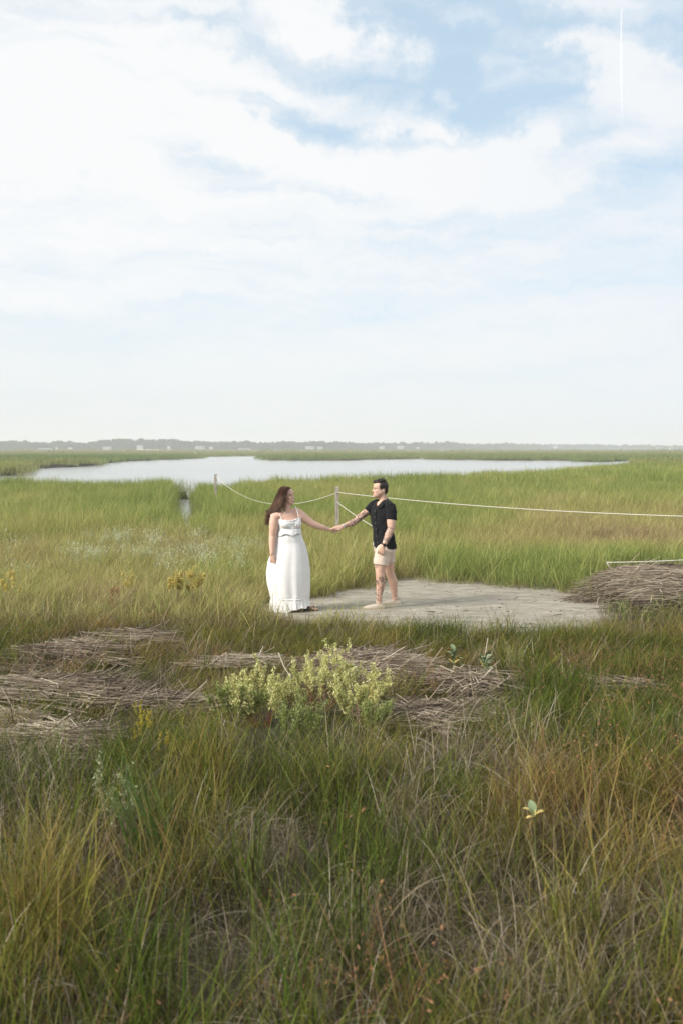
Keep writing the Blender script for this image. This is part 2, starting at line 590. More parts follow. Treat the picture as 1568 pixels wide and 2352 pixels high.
def build_sand():
    # irregular outline, fine mesh with low ripples and foot-worn dents
    x = np.arange(-2.4, 5.8, .035); y = np.arange(10.6, 18.6, .035)
    Xg, Yg = np.meshgrid(x, y)
    e0 = sand_mask(Xg, Yg).astype(float)
    edge = .25 * e0 + .25 * sand_mask(Xg, Yg, 12) + .25 * sand_mask(Xg, Yg, 26) + .25 * sand_mask(Xg, Yg, 42)
    m_ = sand_mask(Xg, Yg, 55)
    Z = ground_z(Xg, Yg) + .006
    Z = Z + .010 * (fbm(Xg * 4, Yg * 6, 4) - .5) + .014 * np.minimum(0, fbm(Xg * 2.1 + 4, Yg * 3.2, 3) - .42)
    g = np.random.default_rng(3)
    for k in range(110):
        cx, cy = g.uniform(-1, 4.6), g.uniform(11.8, 16.6)
        a = g.uniform(-.4, .4); ux = (Xg - cx) * math.cos(a) + (Yg - cy) * math.sin(a); uy = -(Xg - cx) * math.sin(a) + (Yg - cy) * math.cos(a)
        dd = np.hypot(ux / .14, uy / .06)
        Z += -.018 * np.exp(-dd ** 2 * 1.6) + .007 * np.exp(-((dd - 1.25) / .35) ** 2)
    Z += .006
    idx = -np.ones(Xg.size, int)
    keep = m_.reshape(-1)
    nx = len(x); ny = len(y)
    q = m_[:-1, :-1] & m_[1:, :-1] & m_[:-1, 1:] & m_[1:, 1:]
    jj, ii = np.nonzero(q)
    a = jj * nx + ii
    F = np.stack([a, a + 1, a + nx + 1, a + nx], -1)
    used = np.unique(F)
    idx[used] = np.arange(len(used))
    V = np.stack([Xg, Yg, Z], -1).reshape(-1, 3)[used]
    F = idx[F]
    edge = edge.reshape(-1)[used]
    m, t, b = principled('damp_sand', rough=.9, spec=.2)
    geo = t.n('ShaderNodeNewGeometry')
    mp = t.n('ShaderNodeMapping', {'Vector': geo.outputs['Position'], 'Scale': (1.0, 2.2, 1)})
    n1 = t.n('ShaderNodeTexNoise', {'Vector': mp.outputs[0], 'Scale': 2.4, 'Detail': 8.0, 'Roughness': .7})
    n2 = t.n('ShaderNodeTexNoise', {'Vector': mp.outputs[0], 'Scale': 26.0, 'Detail': 5.0, 'Roughness': .7})
    c = t.ramp(n1.outputs[0], [(.3, (.19, .17, .13)), (.5, (.30, .275, .22)), (.7, (.41, .38, .31))])
    sp = t.n('ShaderNodeMapRange', {'Value': n2.outputs[0], 'From Min': .56, 'From Max': .68}).outputs[0]
    c = t.mix(t.math('MULTIPLY', sp, .55), c, (.15, .135, .10))
    ed = t.n('ShaderNodeAttribute', attribute_name='edge').outputs['Fac']
    ed = t.math('ADD', ed, t.math('MULTIPLY_ADD', n1.outputs[0], 1.1, -.55))
    ed = t.n('ShaderNodeMapRange', {'Value': ed, 'From Min': .15, 'From Max': .8}).outputs[0]
    c = t.mix(ed, (.085, .072, .045), c)
    t.link(c, b.inputs['Base Color'])
    bp = t.n('ShaderNodeBump', {'Strength': .5, 'Distance': .02, 'Height': n2.outputs[0]})
    t.link(bp.outputs[0], b.inputs['Normal'])
    o = mesh_obj('sand_patch', V, F, m, smooth=True, attrs={'edge': edge})
    tag(o, kind='structure')


build_sand()
# ------------------------------------------------------------------ grasses
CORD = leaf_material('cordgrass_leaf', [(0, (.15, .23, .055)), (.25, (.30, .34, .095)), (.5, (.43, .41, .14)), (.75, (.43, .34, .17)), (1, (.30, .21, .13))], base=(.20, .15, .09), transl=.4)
FINE = leaf_material('fine_grass_leaf', [(0, (.052, .092, .012)), (.3, (.125, .150, .022)), (.5, (.225, .205, .042)), (.68, (.29, .225, .07)), (.85, (.28, .17, .065)), (1, (.20, .115, .055))], base=(.075, .06, .03), base_amt=.85, transl=.38, bright=.72)  # dead blade feet, darkened further to put shade into the foreground gaps
TANG = leaf_material('dry_grass_leaf', [(0, (.10, .085, .04)), (.4, (.18, .14, .085)), (.75, (.30, .245, .175)), (.93, (.50, .45, .37)), (1, (.26, .14, .08))], base=(.085, .07, .045), base_amt=.85, transl=.25, bright=.65)  # same here: dead feet coloured darker so gaps between blades look deep
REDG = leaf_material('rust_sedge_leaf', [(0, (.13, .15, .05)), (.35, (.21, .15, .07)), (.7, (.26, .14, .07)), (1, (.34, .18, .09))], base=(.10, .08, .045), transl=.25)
FARG = leaf_material('distant_marsh_leaf', [(0, (.13, .21, .07)), (.3, (.21, .27, .09)), (.6, (.31, .30, .125)), (1, (.36, .29, .16))], transl=.4, bright=.2)

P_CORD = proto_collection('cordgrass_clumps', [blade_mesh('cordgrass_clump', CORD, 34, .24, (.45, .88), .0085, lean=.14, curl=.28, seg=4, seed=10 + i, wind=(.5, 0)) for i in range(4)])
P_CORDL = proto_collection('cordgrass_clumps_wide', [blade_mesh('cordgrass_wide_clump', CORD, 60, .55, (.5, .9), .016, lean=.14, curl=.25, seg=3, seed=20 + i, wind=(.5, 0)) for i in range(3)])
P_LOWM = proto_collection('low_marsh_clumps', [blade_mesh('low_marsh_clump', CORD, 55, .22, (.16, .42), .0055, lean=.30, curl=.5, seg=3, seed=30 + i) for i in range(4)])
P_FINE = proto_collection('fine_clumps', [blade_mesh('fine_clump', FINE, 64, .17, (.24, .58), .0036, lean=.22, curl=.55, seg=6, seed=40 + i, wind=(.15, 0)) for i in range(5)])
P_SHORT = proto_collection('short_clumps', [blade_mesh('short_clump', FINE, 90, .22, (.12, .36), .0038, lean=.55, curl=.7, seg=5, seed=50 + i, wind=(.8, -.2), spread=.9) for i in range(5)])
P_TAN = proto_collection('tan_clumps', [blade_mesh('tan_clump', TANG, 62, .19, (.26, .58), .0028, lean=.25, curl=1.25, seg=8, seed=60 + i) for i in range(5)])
P_RED = proto_collection('rust_clumps', [blade_mesh('rust_clump', REDG, 30, .18, (.30, .66), .0038, lean=.22, curl=.5, seg=5, seed=70 + i, heads=6, head_size=.010, head_every=.5) for i in range(4)])
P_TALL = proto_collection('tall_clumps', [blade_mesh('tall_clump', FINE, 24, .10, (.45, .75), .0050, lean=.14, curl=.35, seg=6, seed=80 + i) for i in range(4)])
P_FAR1 = proto_collection('far_clumps', [blade_mesh('far_clump', FARG, 170, 1.9, (.45, .8), .05, lean=.2, curl=.2, seg=2, seed=90 + i) for i in range(3)])
P_FAR2 = proto_collection('far_patches', [blade_mesh('far_patch', FARG, 160, 6.0, (.4, .75), .22, lean=.2, curl=.2, seg=2, seed=95 + i) for i in range(3)])
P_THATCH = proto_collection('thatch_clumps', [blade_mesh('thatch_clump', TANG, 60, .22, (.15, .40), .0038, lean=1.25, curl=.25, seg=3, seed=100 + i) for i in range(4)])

# mats of dead reed: photo centre (u, v), half sizes, tilt, mound height, stem angle; used by grass (kept off them) and by the mats
MATS = [
    dict(u=1490, v=1345, hu=168, hv=50, h=.46, ang=4, n=2700, spread=.22, L=(.35, .9), label='big flat-topped mound of dead reed stems right of the bare sand, under the rope'),
    dict(u=1452, v=1382, hu=70, hv=16, h=.10, ang=35, n=170, spread=.3, L=(.3, .8), label='small bundle of bleached reed stems lying just in front of the big reed mound'),
    dict(u=100, v=1600, hu=180, hv=72, h=.11, ang=-7, n=2300, spread=.20, L=(.35, .95), label='largest dark mat of dead reeds at the left edge, stems combed flat'),
    dict(u=150, v=1500, hu=125, hv=44, h=.09, ang=-22, n=1000, spread=.35, L=(.3, .8), label='pale mat of broken reeds above the big left mat, stems slanting down to the right'),
    dict(u=303, v=1458, hu=72, hv=27, h=.09, ang=-14, n=340, spread=.22, L=(.35, .9), label='small separate raft of dead reeds in the grass left of the woman in white'),
    dict(u=330, v=1612, hu=160, hv=34, h=.10, ang=8, n=650, spread=.40, L=(.3, .7), label='thin trail of dead reeds running from the big left mat to the pale green bush'),
    dict(u=150, v=1705, hu=110, hv=52, h=.10, ang=-28, n=620, spread=.30, L=(.3, .75), label='lowest reed mat at lower left, half sunk in green grass'),
    dict(u=845, v=1530, hu=135, hv=62, h=.16, ang=-8, n=1500, spread=.24, L=(.35, .95), label='grey-brown mat of dead reeds right behind the pale green bush'),
    dict(u=1000, v=1645, hu=150, hv=42, h=.09, ang=-5, n=1200, spread=.35, L=(.3, .8), label='mat of dead reeds right of the pale green bush, below the hollow'),
    dict(u=1095, v=1560, hu=110, hv=48, h=.16, ang=-20, n=520, spread=.7, L=(.3, .8), label='loose tangle of dead reeds around the two broad-leaved plants'),
    dict(u=560, v=1510, hu=120, hv=20, h=.08, ang=5, n=260, spread=.25, L=(.3, .7), label='thin strip of dead reeds in the grass left of the pale green bush'),
    dict(u=1440, v=1580, hu=95, hv=62, h=.12, ang=-35, n=170, spread=.6, L=(.25, .6), label='loose straw-coloured reeds in the green grass at the right edge'),
]


def mat_patch(X, Y):
    return sstep(.38, .47, fbm(X * 1.5 + 4, Y * 2.4 + 1, 3))


def mat_cover(X, Y, z=None):
    if z is None:
        return np.maximum(mat_cover(X, Y, .1), .85 * mat_cover(X, Y, .34))
    u, v = project(X, Y, np.full_like(X, z))
    c = np.zeros_like(u)
    for m in MATS:
        a = -RAD(0)
        d = ((u - m['u']) / m['hu']) ** 2 + ((v - m['v']) / m['hv']) ** 2
        c = np.maximum(c, (1 - sstep(.6, 1.15, d)) * (1 if m['h'] > .3 else mat_patch(X, Y)))
    return c


def rand_pts(n, y0, y1, margin=1.0, seed=0, wf=.44, wb=1.2):
    g = np.random.default_rng(seed)
    # uniform over the trapezoid the camera (and a step to the side) can see
    Y = np.zeros(0); X = np.zeros(0)
    wmax = wf * y1 + wb
    while len(Y) < n:
        yy = g.uniform(y0, y1, n * 2); xx = g.uniform(-wmax, wmax, n * 2)
        ok = np.abs(xx) < wf * np.maximum(yy, 0) + wb
        X = np.concatenate([X, xx[ok]]); Y = np.concatenate([Y, yy[ok]])
    return X[:n], Y[:n], g


def area(y0, y1, wf=.44, wb=1.2):
    return wf * (y1 ** 2 - y0 ** 2) + 2 * wb * (y1 - y0)


def mk(name, coll, nv, y0, y1, dens, keep, dry, scale, label, cat='grass', seed=1, tilt=.12, sink=.01, hs=None):
    n = int(area(y0, y1) * dens)
    X, Y, g = rand_pts(n, y0, y1, seed=seed)
    u, v = project(X, Y, np.full_like(X, .35))
    pr = keep(X, Y, u, v)
    ok = g.random(n) < pr
    X, Y, u, v = X[ok], Y[ok], u[ok], v[ok]
    n = len(X)
    Z = ground_z(X, Y) - sink
    rot = np.stack([g.normal(0, tilt, n), g.normal(0, tilt, n), g.uniform(-.6, .6, n)], -1)
    if tilt > .05:
        rot[:, 2] = g.uniform(-math.pi, math.pi, n) if cat != 'leaning' else rot[:, 2]
    s = g.uniform(scale[0], scale[1], n)
    hz = s.copy()
    if hs is not None:
        hz = s * hs(X, Y, u, v)
    scl = np.stack([s, s, hz], -1)
    d = np.clip(dry(X, Y, u, v) + g.normal(0, .07, n), 0, 1)
    return scatter(name, np.stack([X, Y, Z], -1), rot, scl, d, coll, nv, label, 'grass')


def off_sand(X, Y):
    u, v = project(X, Y, np.zeros_like(X))
    k = (~sand_mask(X, Y, 2)).astype(float)
    # the ground round the woman's hem is nearly bare
    k = k * (1 - .85 * ((u > 596) & (u < 780) & (v > 1382) & (v < 1436)))
    # the pale bush shades out the grass at its foot
    d = ((u - 690) / 215) ** 2 + ((v - 1690) / 95) ** 2
    return k * (1 - .60 * (1 - sstep(.6, 1.2, d)))


def land(X, Y):
    return (~is_water(X, Y)) & (~near_creek(X, Y, .13))


def marsh_dry(X, Y, u, v):
    n = fbm(X * .22, Y * .10 + 3, 4)
    n2 = fbm(X * .9 + 40, Y * .35, 3)
    base = .17 + (n - .5) * 1.0 + (n2 - .5) * .65
    # brown bands
    right = sstep(1000, 1250, u) * sstep(1128, 1160, v) * (1 - sstep(1220, 1262, v))
    mid = sstep(1150, 1185, v) * (1 - sstep(1225, 1280, v)) * sstep(900, 960, u) * .5
    left = sstep(1165, 1230, v) * (1 - sstep(1330, 1400, v)) * (1 - sstep(760, 860, u))
    base = base + .33 * right + .26 * mid + .07 * left
    base = base - .10 * (1 - sstep(1095, 1150, v)) + .10 * sstep(60, 110, Y)
    # lush green round the creek mouth
    base = base - .5 * np.exp(-((u - 400) / 70) ** 2 - ((v - 1120) / 34) ** 2)
    base = base - .22 * sstep(1230, 1270, v) * sstep(900, 980, u) * (1 - sstep(1330, 1360, v))
    base = base - .2 * np.exp(-((u - 1480) / 120) ** 2 - ((v - 1265) / 28) ** 2)
    return base


def marsh_h(X, Y, u, v):
    n = fbm(X * .35 + 7, Y * .18, 3)
    k = .68 + .5 * n
    k = k * (1 + .45 * np.exp(-((u - 560) / 60) ** 2) * sstep(26, 28, Y) * (1 - sstep(36, 40, Y)))
    k = k * (1 - .18 * sstep(24, 18, Y) * sstep(850, 950, u))
    k = k * (1 - .45 * np.exp(-((u - 800) / 900) ** 2) * sstep(17.5, 14.5, Y))
    # low salt-grass zone in the middle distance on the left
    k = k * (1 - .42 * sstep(26, 18, Y) * (1 - sstep(560, 900, u)))
    k = k * (1 - .30 * sstep(950, 1150, u) * sstep(17, 22, Y) * (1 - sstep(28, 34, Y)))
    k = k * (1 + .35 * np.exp(-((u - 385) / 60) ** 2 - ((v - 1120) / 34) ** 2))
    return k


def near_keep(X, Y, u, v):
    k = land(X, Y).astype(float)
    k *= (~sand_mask(X, Y, 4))
    k *= 1 - .45 * sand_mask(X, Y, 22)
    k *= sstep(13.2, 15.0, Y + (fbm(X * .7, Y * .7, 3) - .5) * 2.0 + .5 * (1 - sstep(850, 1000, u)))
    k *= 1 - .9 * mat_cover(X, Y)
    # keep the line of sight into the creek clear
    k *= ~((np.abs(X - (-.1585 * Y)) < .16) & (Y > 24) & (Y < 29))
    k *= .55 + .45 * sstep(.35, .55, fbm(X * 1.1, Y * 1.1, 3))
    return k


def band(y0, y1):
    def f(X, Y, u, v):
        return near_keep(X, Y, u, v)
    return f


mk('cordgrass_near', P_CORD, 4, 13.2, 30, 22, band(13, 30), marsh_dry, (.75, 1.15), 'tall yellow-green cordgrass standing behind the couple up to the fence rope', seed=2, hs=marsh_h)
mk('cordgrass_middle', P_CORD, 4, 30, 58, 10, band(30, 58), marsh_dry, (.95, 1.3), 'bright cordgrass between the rope fence and the lagoon', seed=3, hs=lambda X, Y, u, v: marsh_h(X, Y, u, v) * .85)
mk('cordgrass_back', P_CORDL, 3, 55, 125, 2.2, lambda X, Y, u, v: land(X, Y) * 1.0, marsh_dry, (.9, 1.3), 'cordgrass on the right bank of the lagoon', seed=4)
mk('low_salt_grass', P_LOWM, 4, 12.2, 34, 15, lambda X, Y, u, v: land(X, Y) * off_sand(X, Y) * (1 - .9 * mat_cover(X, Y)) * (.35 + .65 * sstep(24, 14, Y)), lambda X, Y, u, v: marsh_dry(X, Y, u, v) + .12, (.8, 1.4), 'short brownish salt grass filling between the taller cordgrass', seed=5)
mk('distant_marsh_grass', P_FAR1, 3, 95, 560, .16, lambda X, Y, u, v: land(X, Y) * 1.0, lambda X, Y, u, v: .42 + .5 * (fbm(X * .02, Y * .008, 3) - .5) - .38 * np.exp(-((v - 1052) / 5.0) ** 2), (.9, 1.25), 'flat marsh across the lagoon, green at the waterline and tan beyond', seed=6, sink=.0)
mk('far_marsh_grass', P_FAR2, 3, 540, 1450, .014, lambda X, Y, u, v: land(X, Y) * 1.0, lambda X, Y, u, v: .55 + .5 * (fbm(X * .006, Y * .004, 3) - .5), (.9, 1.3), 'pale tan marsh reaching to the far shore', seed=7, sink=.0)


# foreground, 1.3 - 14 m
def tussock(X, Y, cell, seed):
    """distance (in cells) to the nearest tussock heart and that tussock's own random number"""
    best = np.full(X.shape, 9.0); rnd = np.zeros(X.shape)
    cx = np.floor(X / cell).astype(int); cy = np.floor(Y / cell).astype(int)
    for i in (-1, 0, 1):
        for j in (-1, 0, 1):
            gx = cx + i; gy = cy + j
            jx = _lat[(gx * 7 + seed) % 256, (gy * 13 + seed) % 256]; jy = _lat[(gx * 5 + seed + 91) % 256, (gy * 11 + 37) % 256]
            d = np.hypot(X / cell - gx - jx, Y / cell - gy - jy)
            r = _lat[(gx * 3 + 19 + seed) % 256, (gy * 17 + 5) % 256]
            m = d < best
            rnd = np.where(m, r, rnd); best = np.where(m, d, best)
    return best, rnd


def fg_patch(X, Y, s, o):
    return fbm(X * s + o, Y * s + o * 1.7, 3)


def fg_dry(X, Y, u, v):
    n = fg_patch(X, Y, .8, 11)
    d = .13 + (n - .5) * 1.1 + (tussock(X, Y, .46, 5)[1] - .5) * .45
    d = d + .20 * sstep(900, 1250, u) * sstep(1680, 1850, v) + .20 * (1 - sstep(60, 260, u)) * sstep(1800, 1950, v)
    d = d - .22 * np.exp(-((u - 1300) / 200) ** 2 - ((v - 1600) / 90) ** 2)
    d = d - .12 * np.exp(-((u - 620) / 260) ** 2 - ((v - 1950) / 300) ** 2)
    return d


def fine_keep(X, Y, u, v):
    k = off_sand(X, Y) * (1 - .86 * mat_cover(X, Y))
    k = k * (1 - .85 * ((np.abs(X - .02 * Y + .55) < 1.0) & (Y > 10.9)))
    k = k * sstep(12.6, 10.5, Y + (fbm(X, Y, 2) - .5) * 1.5 - .5 * sstep(1300, 1450, u))
    n = fg_patch(X, Y, 1.2, 31)
    k = k * (.3 + .7 * sstep(.38, .58, n))
    td, tr = tussock(X, Y, .46, 5)
    k = k * (1 - .94 * sstep(.30, .52, td) * sstep(8.5, 6.0, Y)) * np.where(tr > .12, 1, .25)
    # taller growth right side and near the camera, thin over the flattened belt
    belt = sstep(6.6, 7.6, Y) * (1 - sstep(10.2, 11.5, Y)) * (1 - sstep(1080, 1250, u))
    return k * (1 - .88 * belt)


def short_keep(X, Y, u, v):
    k = off_sand(X, Y) * (1 - .74 * mat_cover(X, Y))
    k = k * (1 - sstep(13.2, 14.4, Y + (fbm(X, Y, 2) - .5) * 2))
    u2 = np.abs(u - 690); bush = (u2 < 200) & (v > 1560) & (v < 1740)
    return k * (.16 + .84 * sstep(4.6, 6.6, Y)) * (1 - .6 * bush)


def tan_keep(X, Y, u, v):
    k = off_sand(X, Y) * (1 - mat_cover(X, Y))
    right = sstep(780, 1050, u) * sstep(1640, 1820, v)
    left = (1 - sstep(160, 420, u)) * sstep(1760, 1900, v)
    n = fg_patch(X, Y, 1.4, 55)
    return k * np.clip(.55 * sstep(7.5, 6.5, Y) + .9 * right + .9 * left, 0, 1) * (.35 + .65 * sstep(.36, .56, n)) * (1 - .8 * sstep(.32, .55, tussock(X, Y, .5, 77)[0]))


def red_keep(X, Y, u, v):
    k = off_sand(X, Y) * (1 - mat_cover(X, Y))
    return k * sstep(.46, .62, fg_patch(X, Y, .9, 71)) * np.clip(.12 + sstep(900, 1250, u) * sstep(1680, 1850, v) + .5 * sstep(1300, 1450, u) * sstep(1350, 1400, v), 0, 1)


def tall_keep(X, Y, u, v):
    k = off_sand(X, Y) * (1 - mat_cover(X, Y)) * (Y < 9.6)
    return k * sstep(.40, .56, fg_patch(X, Y, 1.1, 91)) * (.7 + .3 * sstep(1000, 1200, u)) * (1 - .9 * sstep(5.6, 7.4, Y) * (1 - sstep(1050, 1200, u)))


NEAR0 = 1.35
mk('fine_foreground_grass', P_FINE, 5, NEAR0, 13, 62, fine_keep, fg_dry, (.7, 1.15), 'fine green and straw grass filling the foreground', seed=11, tilt=.16,
   hs=lambda X, Y, u, v: .72 + .45 * tussock(X, Y, .46, 5)[1] + .2 * fg_patch(X, Y, .9, 5) - .25 * sstep(.2, .5, tussock(X, Y, .46, 5)[0]) - .38 * sstep(5.0, 8.5, Y) - .28 * sstep(3.6, 2.2, Y))
mk('short_leaning_grass', P_SHORT, 5, NEAR0, 14.5, 26, short_keep, lambda X, Y, u, v: fg_dry(X, Y, u, v) + .08 + .10 * sstep(6, 8, Y), (.55, 1.0), 'short grass combed over by the wind in front of the bare sand', seed=12, tilt=.04, cat='leaning')
mk('dry_curled_grass', P_TAN, 5, NEAR0, 9.5, 30, tan_keep, lambda X, Y, u, v: .25 + .6 * fg_patch(X, Y, 1.5, 3), (.75, 1.15), 'dry curled grey-tan grass arching over at lower right and lower left', seed=13, tilt=.2)
mk('rust_sedge', P_RED, 4, NEAR0, 14, 16, red_keep, lambda X, Y, u, v: .35 + .5 * fg_patch(X, Y, 1.5, 9), (.7, 1.1), 'rust-brown sedge with small seed heads at lower right', seed=14, tilt=.14,
   hs=lambda X, Y, u, v: 1.0 - .5 * sstep(6, 11, Y))
mk('tall_green_blades', P_TALL, 4, NEAR0, 9.6, 26, tall_keep, lambda X, Y, u, v: fg_dry(X, Y, u, v) - .16, (.8, 1.15), 'taller bright green blades rising in clumps out of the foreground grass', seed=15, tilt=.12,
   hs=lambda X, Y, u, v: 1.0 - .42 * sstep(4.2, 7.5, Y) - .3 * sstep(3.6, 2.2, Y))
mk('fallen_thatch', P_THATCH, 4, NEAR0, 14, 12, lambda X, Y, u, v: off_sand(X, Y) * (.5 + .5 * (fg_patch(X, Y, 1.2, 17) > .48)), lambda X, Y, u, v: .1 + .7 * fg_patch(X, Y, 1.3, 8), (.7, 1.2), 'dead thatch lying flat between the foreground grasses', seed=16, tilt=.1)
# a few young shoots at the rim of the sand
mk('sand_edge_shoots', P_LOWM, 4, 11.5, 17.5, 9, lambda X, Y, u, v: (sand_mask(X, Y, 26) & ~sand_mask(X, Y)) * .8 + sand_mask(X, Y) * .035 * (fbm(X * 2, Y * 2, 2) > .5), lambda X, Y, u, v: .32 + 0 * X, (.35, .8), 'sparse young shoots coming up at the rim of the bare sand', seed=17)
# ------------------------------------------------------------------ haze
def build_haze():
    x, y0, y1, z0, z1 = 2300, -60, 3000, -2.0, 30.0
    V = [(-x, y0, z0), (x, y0, z0), (x, y1, z0), (-x, y1, z0), (-x, y0, z1), (x, y0, z1), (x, y1, z1), (-x, y1, z1)]
    F = [(0, 3, 2, 1), (4, 5, 6, 7), (0, 1, 5, 4), (1, 2, 6, 5), (2, 3, 7, 6), (3, 0, 4, 7)]
    m = bpy.data.materials.new('haze_air'); m.use_nodes = True
    t = NT(m.node_tree)
    p = t.n('ShaderNodeVolumePrincipled', {'Color': (.93, .95, .97, 1), 'Density': .00047, 'Anisotropy': .15})
    o = t.n('ShaderNodeOutputMaterial')
    t.link(p.outputs[0], o.inputs['Volume'])
    o = mesh_obj('haze', V, F, m)
    tag(o, 'pale sea haze lying over the whole marsh', 'haze', kind='stuff')


build_haze()


# ------------------------------------------------------------------ far shore
def tri_tube(p, r, sides=5):
    """tapered tube through points p with radii r -> verts, faces (closed ends)"""
    p = [Vector(q) for q in p]
    n = len(p); V = []; F = []
    up = Vector((0, 0, 1))
    for i in range(n):
        d = (p[min(i + 1, n - 1)] - p[max(i - 1, 0)]).normalized()
        a = d.cross(up)
        if a.length < 1e-3:
            a = d.cross(Vector((1, 0, 0)))
        a.normalize(); b = d.cross(a)
        for s in range(sides):
            t = 6.28318 * s / sides
            V.append(p[i] + (a * math.cos(t) + b * math.sin(t)) * r[i])
    for i in range(n - 1):
        for s in range(sides):
            s2 = (s + 1) % sides
            F.append((i * sides + s, i * sides + s2, (i + 1) * sides + s2, (i + 1) * sides + s))
    F.append(tuple(range(sides))[::-1]); F.append(tuple((n - 1) * sides + s for s in range(sides)))
    return V, F


class MB:
    def __init__(self):
        self.v = []; self.f = []; self.a = []

    def add(self, V, F, tint=.5):
        o = len(self.v)
        self.v += [tuple(q) for q in V]; self.f += [tuple(i + o for i in q) for q in F]; self.a += [tint] * len(V)
        return self

    def tube(self, p, r, sides=6, tint=.5):
        return self.add(*tri_tube(p, r, sides), tint)

    def box(self, c, s, rz=0, tint=.5):
        V = []
        for dz in (-1, 1):
            for dx, dy in ((-1, -1), (1, -1), (1, 1), (-1, 1)):
                x = dx * s[0] / 2; y = dy * s[1] / 2
                V.append((c[0] + x * math.cos(rz) - y * math.sin(rz), c[1] + x * math.sin(rz) + y * math.cos(rz), c[2] + dz * s[2] / 2))
        F = [(0, 3, 2, 1), (4, 5, 6, 7), (0, 1, 5, 4), (1, 2, 6, 5), (2, 3, 7, 6), (3, 0, 4, 7)]
        return self.add(V, F, tint)

    def build(self, name, mat, parent=None, smooth=False):
        return mesh_obj(name, self.v, self.f, mat, parent, smooth, {'tint': np.array(self.a)})


TREE_LEAF = leaf_material('far_tree_leaf', [(0, (.028, .045, .022)), (.6, (.05, .075, .035)), (1, (.085, .10, .05))], transl=.2, bright=.3)
BARK, _t, _b = principled('bark', (.11, .09, .07), .95)


def far_tree(seed, pine=False):
    g = np.random.default_rng(seed)
    V = []; F = []; tint = []
    H = 1.0
    lobes = []
    nl = 9 if not pine else 6
    for k in range(nl):
        if pine:
            z = g.uniform(.62, .95); r = g.uniform(.10, .17); c = (g.normal(0, .09), g.normal(0, .09), z)
        else:
            z = g.uniform(.30, .86); r = g.uniform(.14, .24); c = (g.normal(0, .20), g.normal(0, .20), z)
        lobes.append((c, r))
    for c, r in lobes:
        for q in range(46):
            d = g.normal(0, 1, 3); d /= np.linalg.norm(d)
            p = np.array(c) + d * r * g.uniform(.55, 1.05) * np.array([1.15, 1.15, .8])
            s = g.uniform(.03, .065)
            a = np.cross(d, g.normal(0, 1, 3)); a /= np.linalg.norm(a) + 1e-6
            b = np.cross(a, d + g.normal(0, .5, 3)); b /= np.linalg.norm(b) + 1e-6
            o = len(V)
            V += [p - a * s, p + b * s, p + a * s, p - b * s]; F.append((o, o + 1, o + 2, o + 3)); tint += [g.random()] * 4
    tv, tf = tri_tube([(0, 0, 0), (.01, 0, .4), (0, .01, .8)], [.03, .022, .008], 5)
    o = len(V)
    V += [tuple(q) for q in tv]; F += [tuple(i + o for i in f) for f in tf]; tint += [0] * len(tv)
    me = bpy.data.meshes.new('far_tree')
    me.from_pydata(np.array(V, dtype=np.float32), [], F)
    a = me.attributes.new('tint', 'FLOAT', 'POINT'); a.data.foreach_set('value', np.array(tint, np.float32))
    me.materials.append(TREE_LEAF)
    return bpy.data.objects.new('far_tree', me)


TREES = proto_collection('far_trees', [far_tree(200 + i) for i in range(5)] + [far_tree(210 + i, True) for i in range(2)])
TOPS = [(-700, 1012), (-200, 1014), (0, 1013), (28, 1013), (35, 1010.5), (50, 1014), (75, 1013), (100, 1017), (128, 1013.5), (150, 1013), (175, 1016), (205, 1017), (240, 1010), (262, 1008.5), (300, 1010), (340, 1010), (380, 1009.5),
        (405, 1009.5), (420, 1012), (450, 1014.5), (490, 1015), (520, 1014.5), (555, 1013.5), (575, 1014.5), (600, 1016), (650, 1014.5), (690, 1015.5), (725, 1012.5), (750, 1014.5), (800, 1016), (850, 1017),
        (900, 1017), (950, 1016.5), (1000, 1016), (1015, 1014.5), (1040, 1015.5), (1060, 1018), (1100, 1019.5), (1135, 1018.5), (1160, 1018), (1200, 1019.5), (1290, 1020.5), (1330, 1020), (1400, 1021), (1480, 1022), (1570, 1023), (2200, 1023)]


def tree_depth(u):
    return 1400 + 900 * float(sstep(600, 1500, np.array(u)))


